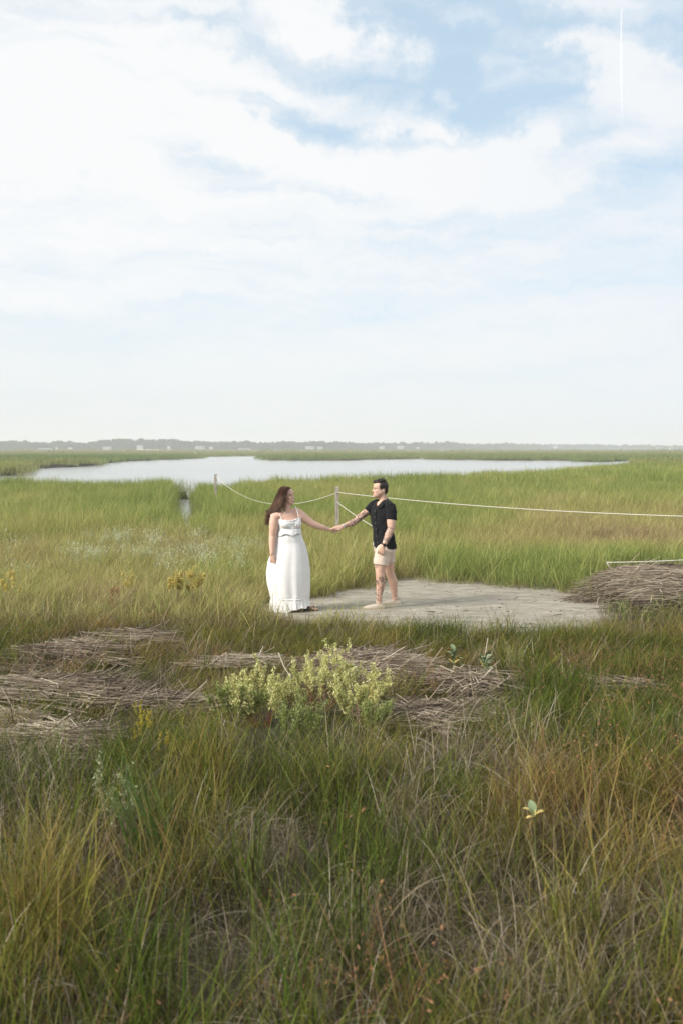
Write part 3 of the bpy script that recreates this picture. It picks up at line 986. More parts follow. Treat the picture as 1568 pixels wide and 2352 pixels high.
def build_far_woods():
    g = np.random.default_rng(5)
    P = []; R = []; S = []; D = []
    u = -640.0
    tu = np.array([a for a, b in TOPS]); tv = np.array([b for a, b in TOPS])
    while u < 2180:
        Yb = tree_depth(u)
        for row in range(4):
            Y = Yb + row * 14 + g.uniform(-6, 6)
            uu = u + g.uniform(-3, 3)
            vt = np.interp(uu, tu, tv) + g.uniform(-.4, 2.4) + (2.0 if row == 0 else 0) * g.random()
            top = at_depth(uu, vt, Y).z
            h = max(5.0, top) * (1.0 if row else g.uniform(.45, .9))
            P.append(((uu - 784) / 2287 * Y, Y, -.2)); R.append((0, 0, g.uniform(0, 6.28)))
            w = h * g.uniform(.85, 1.25)
            S.append((w, w, h * 1.06)); D.append(g.random() * .8)
        u += 5.2 * 1400 / Yb + g.uniform(0, 1.6)
    # low scrub in front
    for k in range(420):
        uu = g.uniform(-600, 2150); Y = tree_depth(uu) - g.uniform(8, 40)
        h = g.uniform(2, 5)
        P.append(((uu - 784) / 2287 * Y, Y, -.2)); R.append((0, 0, g.uniform(0, 6.28))); S.append((h * 2.2, h * 2.2, h)); D.append(g.random())
    scatter('far_woodland', P, R, S, D, TREES, 7, 'hazy grey-green line of trees along the far shore', 'woodland')
    # scrubby hummock at the right, nearer
    P = []; R = []; S = []; D = []
    for k in range(70):
        uu = g.uniform(1468, 1700); Y = g.uniform(960, 1080)
        h = g.uniform(1.6, 3.2) * (.5 + .5 * float(sstep(1465, 1500, np.array(uu))))
        P.append(((uu - 784) / 2287 * Y, Y, -.1)); R.append((0, 0, g.uniform(0, 6.28))); S.append((h * 1.8, h * 1.8, h)); D.append(.6 + .4 * g.random())
    scatter('scrub_hummock', P, R, S, D, TREES, 5, 'low brownish scrub on a hummock at the right end of the far marsh', 'scrub')


build_far_woods()

WHITE, _t, _b = principled('house_paint', (.48, .49, .48), .7)
ROOFM, _t, _b = principled('house_roof', (.30, .31, .33), .8)
GLASSM, _t, _b = principled('dark_window', (.06, .07, .08), .2)
BEIGE, _t, _b = principled('pale_shell', (.62, .60, .55), .9)


def house(u, vtop, vbot, wpx, label, roof=None, storeys=2, off=-45):
    Y = tree_depth(u) + off
    w = wpx / 2287 * Y
    zt = at_depth(u, vtop, Y).z; zb = max(at_depth(u, vbot, Y).z, -.1)
    h = max(3.0, zt - zb)
    e = empty('house', ((u - 784) / 2287 * Y, Y, zb), label, 'house', 'white houses among the far trees')
    d = w * .7
    MB().box((0, 0, h * .36), (w, d, h * .72)).build('wall', WHITE, e)
    # gabled roof
    V = [(-w * .55, -d * .56, h * .722), (w * .55, -d * .56, h * .722), (w * .55, d * .56, h * .722), (-w * .55, d * .56, h * .722), (-w * .5, 0, h), (w * .5, 0, h)]
    F = [(0, 1, 5, 4), (2, 3, 4, 5), (0, 4, 3), (1, 2, 5), (0, 3, 2, 1)]
    mesh_obj('roof', V, F, ROOFM if roof is None else roof, e)
    n = max(2, int(w / 3.2))
    for st in range(storeys):
        for k in range(n):
            x = -w / 2 + (k + .5) * w / n
            MB().box((x, -d / 2 - .03, h * .72 * (st + .55) / storeys), (min(1.4, w / n * .45), .12, h * .72 / storeys * .45)).build('window', GLASSM, e)
    return e


house(106, 1031.5, 1034.8, 30, 'long low white house at the left end of the far trees', storeys=1)
house(132, 1027.5, 1034.5, 5, 'narrow white tower house just right of the long low house at far left')
house(163, 1028, 1035, 9, 'small white house in the trees between the far left house and the shell bank', storeys=1)
house(248, 1026, 1033, 17, 'pale house half hidden in the trees above the left end of the shell bank')
house(323, 1023, 1033, 13, 'tall white house above the middle of the white shell bank')
house(389, 1024.5, 1036, 6, 'slim white house at the right end of the white shell bank')
house(461, 1025, 1032, 20, 'broad white house among the trees right of the shell bank')
house(486, 1026, 1032, 9, 'small white house next to the broad white house right of the shell bank')
house(562, 1030.5, 1035.2, 26, 'long low white building on the far shore above the left part of the lagoon', storeys=1, off=-70)
house(712, 1025, 1032, 20, 'white house with gables on the far shore above the man and woman, left of centre')
house(735, 1026, 1032, 12, 'small white house beside the gabled house left of centre')
house(876, 1025, 1031.5, 11, 'white house in the trees straight above the man, left one of a pair')
house(919, 1024, 1031.5, 14, 'white house in the trees above and right of the man, right one of a pair')
house(958, 1027.5, 1031, 7, 'tiny white house right of the pair above the man', storeys=1)
house(1274, 1024, 1030, 9, 'lone white house in the trees toward the right end of the far shore')
house(1512, 1027, 1033, 12, 'white house by the brown scrub at the right edge', off=-1050 * 1.0)
house(1540, 1028, 1033, 9, 'small white house on the scrub hummock at the right edge', off=-1060)


def shell_bank():
    g = np.random.default_rng(8)
    mb = MB()
    V = []; F = []
    n = 50
    for i in range(n):
        u = 298 + (450 - 298) * i / (n - 1)
        Y = 1300
        x = (u - 784) / 2287 * Y
        prof = min(1, i / 8, (n - 1 - i) / 6)
        h = (1.9 + .8 * float(vnoise(np.array(i * .4), np.array(2.0)))) * prof * (1.1 if i < 22 else .75)
        V += [(x, Y - 9, -.1), (x, Y - 2, h), (x, Y + 6, h * .9), (x, Y + 12, -.1)]
    for i in range(n - 1):
        for k in range(3):
            F.append((i * 4 + k, (i + 1) * 4 + k, (i + 1) * 4 + k + 1, i * 4 + k + 1))
    F.append((0, 1, 2, 3)); F.append(tuple((n - 1) * 4 + k for k in (3, 2, 1, 0)))
    m, t, b = principled('shell_sand', rough=.95)
    geo = t.n('ShaderNodeNewGeometry')
    nz = t.n('ShaderNodeTexNoise', {'Vector': geo.outputs['Position'], 'Scale': .12, 'Detail': 5.0})
    t.link(t.ramp(nz.outputs[0], [(.35, (.55, .53, .46)), (.6, (.80, .79, .75))]), b.inputs['Base Color'])
    o = mesh_obj('shell_bank', V, F, m, smooth=True)
    tag(o, 'white shell bank at the foot of the far trees on the left', 'shell bank')


shell_bank()


def marker(u, vtop, Y, wpx, label):
    top = at_depth(u, vtop, Y)
    e = empty('channel_marker', (top.x, Y, -.4), label, 'channel marker', 'white markers standing in the far marsh')
    h = top.z + .4
    w = wpx / 2287 * Y
    MB().tube([(0, 0, 0), (0, 0, h)], [.09, .08], 8).build('pole', BARK, e)
    MB().box((0, -.12, h - .42 * w - .1), (w, .05, w * 1.3)).box((0, -.09, h - .42 * w - .1), (w * 1.08, .02, w * 1.38)).build('board', WHITE, e)


marker(449, 1039.5, 420, 4.2, 'left and larger white marker board standing in the marsh across the lagoon')
marker(476, 1041, 400, 2.6, 'right and thinner white marker board standing in the marsh across the lagoon')


def contrail():
    m = bpy.data.materials.new('vapour'); m.use_nodes = True
    t = NT(m.node_tree)
    fade = t.n('ShaderNodeAttribute', attribute_name='tint').outputs['Fac']
    geo = t.n('ShaderNodeNewGeometry')
    nz = t.n('ShaderNodeTexNoise', {'Vector': geo.outputs['Position'], 'Scale': .004, 'Detail': 4.0})
    a = t.math('MULTIPLY', fade, t.math('MULTIPLY_ADD', nz.outputs[0], .9, .25), clamp=True)
    d = t.n('ShaderNodeBsdfDiffuse', {'Color': (.9, .9, .9, 1)})
    d2 = t.n('ShaderNodeBsdfTranslucent', {'Color': (.9, .9, .9, 1)})
    dm = t.n('ShaderNodeMixShader', {0: .5, 1: d.outputs[0], 2: d2.outputs[0]})
    tr = t.n('ShaderNodeBsdfTransparent')
    mx = t.n('ShaderNodeMixShader', {0: a, 1: tr.outputs[0], 2: dm.outputs[0]})
    o = t.n('ShaderNodeOutputMaterial'); t.link(mx.outputs[0], o.inputs[0])
    alt = 4000
    V = []; F = []; tint = []
    n = 40; S = 8
    for i in range(n):
        f = i / (n - 1)
        u = 1426.5 - 2.5 * math.sin(f * 5) * .35 - 2 * f * (1 - f)
        v = 15 + (305 - 15) * f
        c = on_plane(u, v, alt)
        r = (6.5 + 2.5 * math.sin(i * 1.7)) * (1 + .8 * f)
        for s in range(S):
            th = 6.283 * s / S
            V.append((c.x + r * math.cos(th), c.y, c.z + r * .5 * math.sin(th)))
            tint.append(.5 * min(1, i / 2) * max(0, 1 - f) ** .55 * (1.0 if f < .85 else .4))
    for i in range(n - 1):
        for s in range(S):
            F.append((i * S + s, i * S + (s + 1) % S, (i + 1) * S + (s + 1) % S, (i + 1) * S + s))
    o = mesh_obj('contrail', V, F, m, smooth=True, attrs={'tint': np.array(tint)})
    tag(o, 'thin white aircraft vapour trail high in the sky at upper right', 'contrail', kind='stuff')


contrail()

# ------------------------------------------------------------------ rope fence
WOOD, _t, _b = principled('weathered_post', rough=.9)
_g = _t.n('ShaderNodeTexCoord')
_m = _t.n('ShaderNodeMapping', {'Vector': _g.outputs['Object'], 'Scale': (22, 22, 1.6)})
_n = _t.n('ShaderNodeTexNoise', {'Vector': _m.outputs[0], 'Scale': 2.0, 'Detail': 6.0, 'Roughness': .65})
_t.link(_t.ramp(_n.outputs[0], [(.3, (.19, .155, .125)), (.5, (.36, .32, .28)), (.7, (.52, .48, .43))]), _b.inputs['Base Color'])
_bp = _t.n('ShaderNodeBump', {'Strength': .5, 'Distance': .01, 'Height': _n.outputs[0]}); _t.link(_bp.outputs[0], _b.inputs['Normal'])
ROPE, _t, _b = principled('rope_fibre', rough=.85)
_w = _t.n('ShaderNodeTexWave', {'Scale': 60.0, 'Distortion': .5}); _t.link(_t.ramp(_w.outputs[0], [(0, (.42, .40, .33)), (1, (.62, .59, .50))]), _b.inputs['Base Color'])


def build_fence():
    e = empty('rope_fence', (at_depth(774, 1187, 23).x, 23, 0), 'weathered square posts strung with two sagging pale ropes behind the couple', 'fence')
    o0 = Vector(e.location)

    def post(x, y, h, w=.085, lean=(0, 0)):
        S = []
        gz = float(ground_z(np.array([x]), np.array([y]))[0]) - .3
        F = [(0, 1, 5, 4), (1, 2, 6, 5), (2, 3, 7, 6), (3, 0, 4, 7), (4, 5, 9, 8), (5, 6, 10, 9), (6, 7, 11, 10), (7, 4, 8, 11), (8, 9, 10, 11), (3, 2, 1, 0)]
        for z, s in ((gz, 1), (h - .012, 1), (h, .88)):
            for dx, dy in ((-1, -1), (1, -1), (1, 1), (-1, 1)):
                S.append((x + dx * w / 2 * s + lean[0] * z - o0.x, y + dy * w / 2 * s + lean[1] * z - o0.y, z))
        return mesh_obj('post', S, F, WOOD, e)

    pA = at_depth(774, 1118, 23)
    post(pA.x, 23, pA.z, .088)
    pB = at_depth(495.5, 1089, 37)
    post(pB.x, 37, pB.z, .085)
    post(7.2, 14.9, 1.28, .09)

    def rope(a, b, sag, n=36, r=.0085, thr=None):
        pts = []
        for i in range(n + 1):
            t = i / n
            p = Vector(a).lerp(Vector(b), t)
            p.z -= sag * 4 * t * (1 - t)
            if thr:
                p.z = thr(p, t)
            pts.append(p - o0)
        MB().tube(pts, [r] * len(pts), 7).build('rope', ROPE, e, smooth=True)

    top = at_depth(776, 1131, 22.95)
    right_end = Vector((7.2, 14.88, 1.16))
    rope(top, right_end, .12)                                    # upper rope to the right, behind the man
    rope(top, at_depth(495.5, 1094, 36.96), .60, r=.008)         # upper rope to the far post
    low = at_depth(776, 1155, 22.95)
    touch = at_depth(1392, 1292, 15.2)
    mid = touch + Vector((.30, -.05, -.36))
    rope(low, mid, .52, r=.008)
    rope(mid, touch, .02, r=.008)                                # lower rope sags through the grass to the reed mound
    rope(touch, Vector((7.2, 14.88, .74)), .05, r=.0085)
    # turns of rope round the middle post
    for z in (top.z, low.z):
        pts = [Vector((top.x + .058 * math.cos(a), 23 + .058 * math.sin(a), z + .004 * math.sin(3 * a))) - o0 for a in np.linspace(0, 6.4, 17)]
        MB().tube(pts, [.009] * len(pts), 6).build('rope', ROPE, e, smooth=True)


build_fence()

# ------------------------------------------------------------------ mats of dead reed
REED = leaf_material('dead_reed', [(0, (.085, .065, .05)), (.35, (.22, .175, .135)), (.7, (.41, .34, .26)), (1, (.60, .53, .42))], transl=.0, inst=False, bright=.15)


def reed_mat(m, seed):
    g = np.random.default_rng(seed)
    c = on_plane(m['u'], m['v'], .1)
    L0 = on_plane(m['u'] - m['hu'], m['v'], .1); R0 = on_plane(m['u'] + m['hu'], m['v'], .1)
    T0 = on_plane(m['u'], m['v'] - m['hv'], .1 + m['h'] * .6); B0 = on_plane(m['u'], m['v'] + m['hv'], .05)
    hx = (R0.x - L0.x) / 2; hy = (T0.y - B0.y) / 2; cy = (T0.y + B0.y) / 2
    n = int(m['n'] * 1.25)
    th = g.random(n) * 6.283
    rr = np.sqrt(g.random(n)) * (1 + .12 * np.sin(th * 3 + seed) + .10 * np.sin(th * 7 + seed * 2))
    x = c.x + rr * np.cos(th) * hx; y = cy + rr * np.sin(th) * hy
    if m['h'] <= .3:
        ok = g.random(n) < .06 + .94 * mat_patch(x, y)
        x, y, rr, th = x[ok], y[ok], rr[ok], th[ok]; n = len(x)
    prof = 1 - rr ** 3.2
    prof = np.clip(prof, 0.05, 1)
    zz = ground_z(x, y) + .03 + m['h'] * prof * (1 - .55 * g.random(n) ** 2.2) * (.82 + .36 * fbm(x * 2.3, y * 2.3, 3))
    sw = (fbm(x * .9 + seed, y * .9, 3) - .5) * 1.6
    ang = RAD(m['ang']) + sw * (.6 + m['spread']) + g.normal(0, m['spread'], n)
    # some stems lie across the others
    ang = np.where(g.random(n) < .15, g.random(n) * 6.283, ang)
    ln = g.uniform(m['L'][0], m['L'][1], n) * (.55 + .45 * g.random(n))
    pit = g.normal(0, .06, n) + np.where(g.random(n) < .08, g.uniform(.1, .8, n), 0)
    rad = g.uniform(.003, .0068, n)
    bend = g.normal(0, .05, n)
    tint = np.clip(g.beta(2, 2.2, n) + (fbm(x * 1.4, y * 1.4, 3) - .5) * .9 + (.16 if m['h'] > .3 else 0), 0, 1)
    V = []; A = []
    S = 3
    dx, dy, dz = np.cos(ang) * np.cos(pit), np.sin(ang) * np.cos(pit), np.sin(pit)
    nx_, ny_ = -np.sin(ang), np.cos(ang)
    verts = np.zeros((n, 3, S, 3))
    for j, t in enumerate((-.5, 0.05, .5)):
        cx = x + dx * ln * t + nx_ * bend * ln * (1 - (2 * t) ** 2)
        cyy = y + dy * ln * t + ny_ * bend * ln * (1 - (2 * t) ** 2)
        cz = zz + dz * ln * t - .10 * ln * (2 * t) ** 2 * (m['h'] > .12) * g.random(n)
        for s in range(S):
            a = 2.094 * s + .5
            r = rad * (1 if j < 2 else .7)
            verts[:, j, s, 0] = cx + nx_ * np.cos(a) * r
            verts[:, j, s, 1] = cyy + ny_ * np.cos(a) * r
            verts[:, j, s, 2] = cz + np.sin(a) * r
    base = (np.arange(n) * 9)[:, None]
    fl = []
    for j in range(2):
        for s in range(S):
            s2 = (s + 1) % S
            fl.append(np.array([j * 3 + s, j * 3 + s2, (j + 1) * 3 + s2, (j + 1) * 3 + s])[None, :] + base)
    F = np.concatenate(fl, 0)
    ob = mesh_obj('reed_mat', verts.reshape(-1, 3), F, REED, attrs={'tint': np.repeat(tint, 9), 'hf': np.ones(n * 9)})
    tag(ob, m['label'], 'reed mat', 'mats of dead reed washed into the grass', kind='stuff')


for _i, _m_ in enumerate(MATS):
    reed_mat(_m_, 300 + _i)

STALKM, _t, _b = principled('bleached_stalk', (.50, .44, .35), .85)


def stalk(pts, r, label):
    P = [at_depth(u, v, Y) for u, v, Y in pts]
    o0 = P[0].copy()
    mb = MB().tube([p - o0 for p in P], [r] + [r * .9] * (len(P) - 2) + [r * .5], 6)
    # joints
    for k in range(1, len(P)):
        q = P[k - 1].lerp(P[k], .5) - o0
        d = (P[k] - P[k - 1]).normalized() * .004
        mb.tube([q - d, q + d], [r * 1.25, r * 1.25], 6)
    ob = mb.build('reed_stalk', STALKM)
    ob.location = o0
    tag(ob, label, 'reed stalk', 'single bleached reed stalks')


stalk([(1188, 1628, 8.9), (1218, 1617, 8.95), (1247, 1607, 9.0)], .010, 'short thick bleached stalk lying level in the green grass right of the reeds')
stalk([(1026, 1664, 8.2), (1045, 1630, 8.5), (1062, 1606, 8.7)], .007, 'pale stalk slanting up out of the reed mat right of the pale green bush')
stalk([(1096, 1555, 9.6), (1112, 1512, 10.0), (1119, 1465, 10.2)], .006, 'long stalk standing up behind the two broad-leaved plants')
stalk([(1185, 1652, 8.3), (1200, 1630, 8.4), (1212, 1606, 8.5)], .006, 'crooked thin stalk crossing the end of the thick level one')
stalk([(640, 1500, 9.9), (652, 1530, 9.5), (672, 1562, 9.2)], .005, 'thin forked stalk rising behind the left lobe of the pale bush')


# ------------------------------------------------------------------ bushes and herbs
BLITE = leaf_material('pale_bush_leaf', [(0, (.42, .45, .16)), (.5, (.62, .62, .26)), (1, (.80, .76, .42))], transl=.35, inst=False, bright=.2)
BLITEG = leaf_material('green_bush_leaf', [(0, (.17, .21, .07)), (.5, (.29, .33, .11)), (1, (.42, .44, .18))], transl=.35, inst=False, bright=.2)
GOLD = leaf_material('goldenrod_flower', [(0, (.44, .40, .10)), (.5, (.60, .50, .14)), (1, (.66, .55, .24))], transl=.3, inst=False, bright=.2)
GOLDY = leaf_material('bright_yellow_flower', [(0, (.38, .31, .04)), (.5, (.52, .41, .05)), (1, (.60, .50, .12))], transl=.3, inst=False, bright=.2)
RUSTF = leaf_material('faded_rust_flower', [(0, (.34, .22, .10)), (1, (.50, .34, .17))], transl=.3, inst=False, bright=.2)
REDSTEM, _t, _b = principled('red_stem', (.26, .09, .05), .7)
GRNSTEM, _t, _b = principled('green_stem', (.16, .17, .07), .7)
TANSTEM, _t, _b = principled('tan_stem', (.30, .22, .14), .8)


def bush(base, n, L, spreadx, spready, leafm, stemm, label, cat, seed, leaf=.010, dens=1.0, frm=.35, sr=.0035, lean=(0, 0), group=None, branches=7, name='salt_bush', outer=1.0):
    """stems fan from a foot; side twigs carry small leaves in spikes"""
    g = np.random.default_rng(seed)
    base = Vector(base)
    base.z = float(ground_z(np.array([base.x]), np.array([base.y]))[0])
    e = empty(name, base, label, cat, group)
    mb = MB(); V = []; F = []; T = []
    for i in range(n):
        a = g.random() * 6.283
        k = g.random() ** .6
        d = Vector((math.cos(a) * spreadx * k + lean[0], math.sin(a) * spready * k + lean[1], 1)).normalized()
        l = L * g.uniform(.65, 1.08) * (1 - .18 * k)
        foot = Vector((math.cos(a) * .05 * spreadx, math.sin(a) * .05 * spready, 0))
        pts = []
        for s in range(5):
            t = s / 4
            pts.append(foot + d * l * t * (1 - .15 * t) + Vector((0, 0, .18 * l * t * t)) + Vector(g.normal(0, .012, 3)) * t)
        mb.tube(pts, [sr, sr * .9, sr * .75, sr * .55, sr * .3], 4, g.random())
        twigs = [(pts[-2], pts[-1])]
        for b in range(branches):
            t = frm + (1 - frm) * (b + g.random()) / branches
            q = t * 4; i0 = min(3, int(q)); p = pts[i0].lerp(pts[i0 + 1], q - i0)
            dd = (d * .5 + Vector(g.normal(0, .55, 3)) + Vector((0, 0, .75))).normalized()
            ll = l * g.uniform(.12, .30) * outer
            q2 = p + dd * ll
            mb.tube([p, p.lerp(q2, .5), q2], [sr * .45, sr * .35, sr * .2], 3, g.random())
            twigs.append((p, q2))
        for p, q2 in twigs:
            tb = g.uniform(-.2, .2)
            m_ = int(26 * dens)
            for w in range(m_):
                t = g.random() ** .8
                c = p.lerp(q2, .15 + .9 * t)
                s = leaf * g.uniform(.6, 1.25) * (1.15 - .4 * t)
                c = np.array(c) + g.normal(0, leaf * .75, 3)
                a1 = g.normal(0, 1, 3) + np.array([0, 0, .7]); a1 /= np.linalg.norm(a1)
                a2 = np.cross(a1, g.normal(0, 1, 3)); a2 /= np.linalg.norm(a2) + 1e-6
                o = len(V)
                V += [c - a1 * s, c + a2 * s * .45, c + a1 * s, c - a2 * s * .45]; F.append((o, o + 1, o + 2, o + 3))
                T += [float(np.clip(.5 + tb + g.normal(0, .2), 0, 1))] * 4
    st = mb.build('stem', stemm, e)
    st['kind'] = 'stuff'
    fo = mesh_obj('foliage', np.array(V), F, leafm, e, attrs={'tint': np.array(T), 'hf': np.ones(len(V))})
    fo['kind'] = 'stuff'
    return e


bush(on_plane(728, 1650), 17, .56, .95, .6, BLITE, REDSTEM, 'tallest lobe of the pale yellow-green bush in front of the grey reed mat', 'bush', 1, frm=.45, leaf=.0125, dens=1.5, lean=(.15, .1))
bush(on_plane(600, 1680), 19, .46, 1.05, .6, BLITE, REDSTEM, 'left lobe of the pale yellow-green bush, rounded and dense', 'bush', 2, leaf=.0125, dens=1.6, lean=(-.2, 0))
bush(on_plane(820, 1690), 15, .46, .85, .6, BLITE, REDSTEM, 'right lobe of the pale yellow-green bush, thinner with red stems showing', 'bush', 3, leaf=.0125, frm=.5, dens=1.35)
bush(on_plane(540, 1680), 12, .34, 1.2, .6, BLITEG, GRNSTEM, 'low greener growth at the left foot of the pale bush', 'bush', 4, leaf=.011, dens=1.3)
bush(on_plane(850, 1730), 16, .34, .8, .6, BLITEG, GRNSTEM, 'low greener growth at the right foot of the pale bush', 'bush', 5, leaf=.010, dens=1.2)
bush(on_plane(690, 1740), 16, .36, 1.0, .5, BLITEG, GRNSTEM, 'green leafy growth in the grass in front of the pale bush', 'bush', 6, leaf=.010, dens=1.1)
bush(on_plane(1180, 1555), 8, .38, .4, .3, BLITEG, TANSTEM, 'slender upright herb with pale seed spikes right of the broad-leaved plants', 'herb', 7, leaf=.008, dens=.5, name='herb')
_gg = 'goldenrods in the grass on the left'
bush(on_plane(405, 1402), 16, .52, .35, .3, GOLD, TANSTEM, 'goldenrod with a wide dull yellow head, left half of the biggest cluster', 'goldenrod', 11, leaf=.013, frm=.85, branches=6, dens=.8, group=_gg, name='goldenrod', outer=.6)
bush(on_plane(450, 1400), 14, .56, .35, .3, GOLD, TANSTEM, 'goldenrod with a wide dull yellow head, right half of the biggest cluster', 'goldenrod', 12, leaf=.013, frm=.85, branches=6, dens=.8, group=_gg, name='goldenrod', outer=.6)
bush(on_plane(288, 1408), 6, .50, .3, .3, GOLD, TANSTEM, 'small yellow goldenrod left of the biggest cluster', 'goldenrod', 13, leaf=.012, frm=.85, branches=5, dens=.7, group=_gg, name='goldenrod', outer=.6)
bush(on_plane(266, 1418), 5, .42, .3, .3, RUSTF, TANSTEM, 'faded rust-coloured goldenrod beside the small yellow one', 'goldenrod', 14, leaf=.012, frm=.85, branches=5, dens=.6, group=_gg, name='goldenrod', outer=.6)
bush(on_plane(24, 1412), 9, .52, .4, .3, GOLD, TANSTEM, 'goldenrod at the left edge of the picture', 'goldenrod', 15, leaf=.012, frm=.85, branches=6, dens=.7, group=_gg, name='goldenrod', outer=.6)
bush(on_plane(325, 1800), 7, .44, .25, .2, GOLDY, GRNSTEM, 'bright yellow goldenrod spikes in the foreground, behind the tall green blades', 'goldenrod', 16, leaf=.0055, frm=.72, branches=7, dens=.8, name='goldenrod', outer=.4, sr=.002)
bush(on_plane(382, 1822), 4, .36, .3, .2, GOLDY, GRNSTEM, 'sparse bright yellow goldenrod just right of the denser one in the foreground', 'goldenrod', 17, leaf=.0055, frm=.72, branches=6, dens=.7, name='goldenrod', outer=.4, sr=.002)
bush(on_plane(268, 2020), 7, .52, .4, .3, leaf_material('grey_green_leaf', [(0, (.17, .22, .10)), (.5, (.27, .31, .16)), (1, (.42, .42, .24))], transl=.3, inst=False, bright=.2), TANSTEM,
     'grey-green leafy plant with brown stems low at the left', 'leafy plant', 18, leaf=.013, frm=.6, branches=6, dens=.45, name='leafy_plant', outer=.7, sr=.004)

LEAFG, _t, _b = principled('broad_leaf', (.20, .31, .14), .75, .15)
_o = _t.n('ShaderNodeObjectInfo'); _t.link(_t.ramp(_o.outputs['Random'], [(0, (.15, .20, .10)), (.6, (.24, .30, .17)), (1, (.33, .38, .24))]), _b.inputs['Base Color'])
LEAFY, _t, _b = principled('yellow_leaf', (.60, .47, .13), .6, .3)
LEAFP, _t, _b = principled('pale_yellow_leaf', (.50, .40, .14), .7, .2)


def leaf_shape():
    V = []; F = []
    n = 8
    for i in range(n + 1):
        t = i / n
        w = .5 * math.sin(math.pi * min(1, t ** 1.25 * .97 + .03)) ** .8 * .52
        z = .12 * math.sin(t * 2.6) - .10 * t * t
        V += [(-w, t, z + w * .35), (0, t, z), (w, t, z + w * .35)]
    for i in range(n):
        for k in range(2):
            F.append((i * 3 + k, i * 3 + k + 1, i * 3 + 3 + k + 1, i * 3 + 3 + k))
    return V, F


_leaf_me = {}


def broad_plant(base, h, leaves, label, seed, cat='leafy plant', name='broad_leaf_plant', stem=GRNSTEM):
    g = random.Random(seed)
    base = Vector(base)
    e = empty(name, base, label, cat)
    MB().tube([(0, 0, 0), (.01, 0, h * .5), (0, .005, h)], [.006, .005, .003], 6).build('stem', stem, e)
    V, F = leaf_shape()
    for (z, az, pitch, L, mat, key) in leaves:
        if key not in _leaf_me:
            me = bpy.data.meshes.new('leaf'); me.from_pydata(V, [], F); me.materials.append(mat)
            me.polygons.foreach_set('use_smooth', [True] * len(me.polygons))
            _leaf_me[key] = me
        o = bpy.data.objects.new('leaf', _leaf_me[key]); COL.objects.link(o); o.parent = e
        o.location = (.004 * math.cos(az), .004 * math.sin(az), z)
        o.rotation_euler = (pitch, g.uniform(-.3, .3), az - math.pi / 2)
        o.scale = (L, L, L)
    return e


def leafset(g, n, h, L, yel=.2):
    r = []
    for i in range(n):
        t = (i + .5) / n
        m = 'y' if (t < .35 and g.random() < yel * 2) else 'g'
        r.append((h * (.3 + .7 * t), i * 2.4 + g.uniform(-.3, .3), RAD(g.uniform(5, 30) + 38 * t * t), L * g.uniform(.75, 1.15), LEAFY if m == 'y' else LEAFG, m))
    return r


_g = random.Random(4)
pb = at_depth(1042, 1580, 9.6)
broad_plant((pb.x, 9.6, .02), at_depth(1042, 1522, 9.6).z - .02, leafset(_g, 15, .22, .095, .1), 'left one of two broad-leaved green plants in the reed hollow', 1)
pb = at_depth(1112, 1590, 9.3)
broad_plant((pb.x, 9.3, .02), at_depth(1112, 1538, 9.3).z - .0, leafset(_g, 19, .22, .10, .1), 'right and bushier one of two broad-leaved green plants in the reed hollow', 2)
pb = at_depth(1226, 1876, 4.7)
_zl = pb.z
broad_plant((pb.x, 4.7, 0.0), _zl, [(_z + _zl, _r[0], _r[1], _r[2] * .62) + tuple(_r[3:]) for _z, *_r in [(.0, 1.65, RAD(62), .13, LEAFG, 'g'), (.01, 2.75, RAD(25), .10, LEAFP, 'p'), (.0, 3.4, RAD(-5), .065, LEAFP, 'p'), (.01, .25, RAD(18), .08, LEAFP, 'p'), (.01, 2.2, RAD(50), .07, LEAFG, 'g'), (.0, 1.2, RAD(60), .09, LEAFY, 'y')]],
            'small plant topped with pale yellow leaves round one upright green leaf, lower right', 3, name='yellow_leaf_plant')


# single clumps one can point at
def clump_thing(loc, mat, label, name, cat='grass clump', **kw):
    o = blade_mesh(name, mat, **kw)
    COL.objects.link(o)
    o.location = loc
    tag(o, label, cat)
    return o


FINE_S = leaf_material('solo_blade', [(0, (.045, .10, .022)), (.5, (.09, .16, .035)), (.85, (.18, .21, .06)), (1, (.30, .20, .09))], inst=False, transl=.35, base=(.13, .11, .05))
DARK_S = leaf_material('dead_sprig', [(0, (.05, .042, .03)), (.6, (.10, .08, .055)), (.9, (.16, .18, .07)), (1, (.25, .22, .12))], inst=False, transl=.1)
_p = on_plane(372, 2075)
o = clump_thing((_p.x, _p.y, 0), FINE_S, 'tall dense clump of wide green blades leaning left, lower left', 'tall_grass_clump', n=58, r=.12, h=(.55, .92), w=.0070, lean=.20, curl=.22, seg=6, seed=401, wind=(-1.4, .3), spread=.5)
o['kind'] = 'stuff'
_p = on_plane(672, 1403)
o = clump_thing((_p.x, _p.y - .03, .02), DARK_S, 'small dark dead sprig of grass on the sand at the hem of the white dress', 'dead_grass_tuft', n=46, r=.045, h=(.10, .34), w=.006, lean=.75, curl=.35, seg=4, seed=402)
o['kind'] = 'stuff'

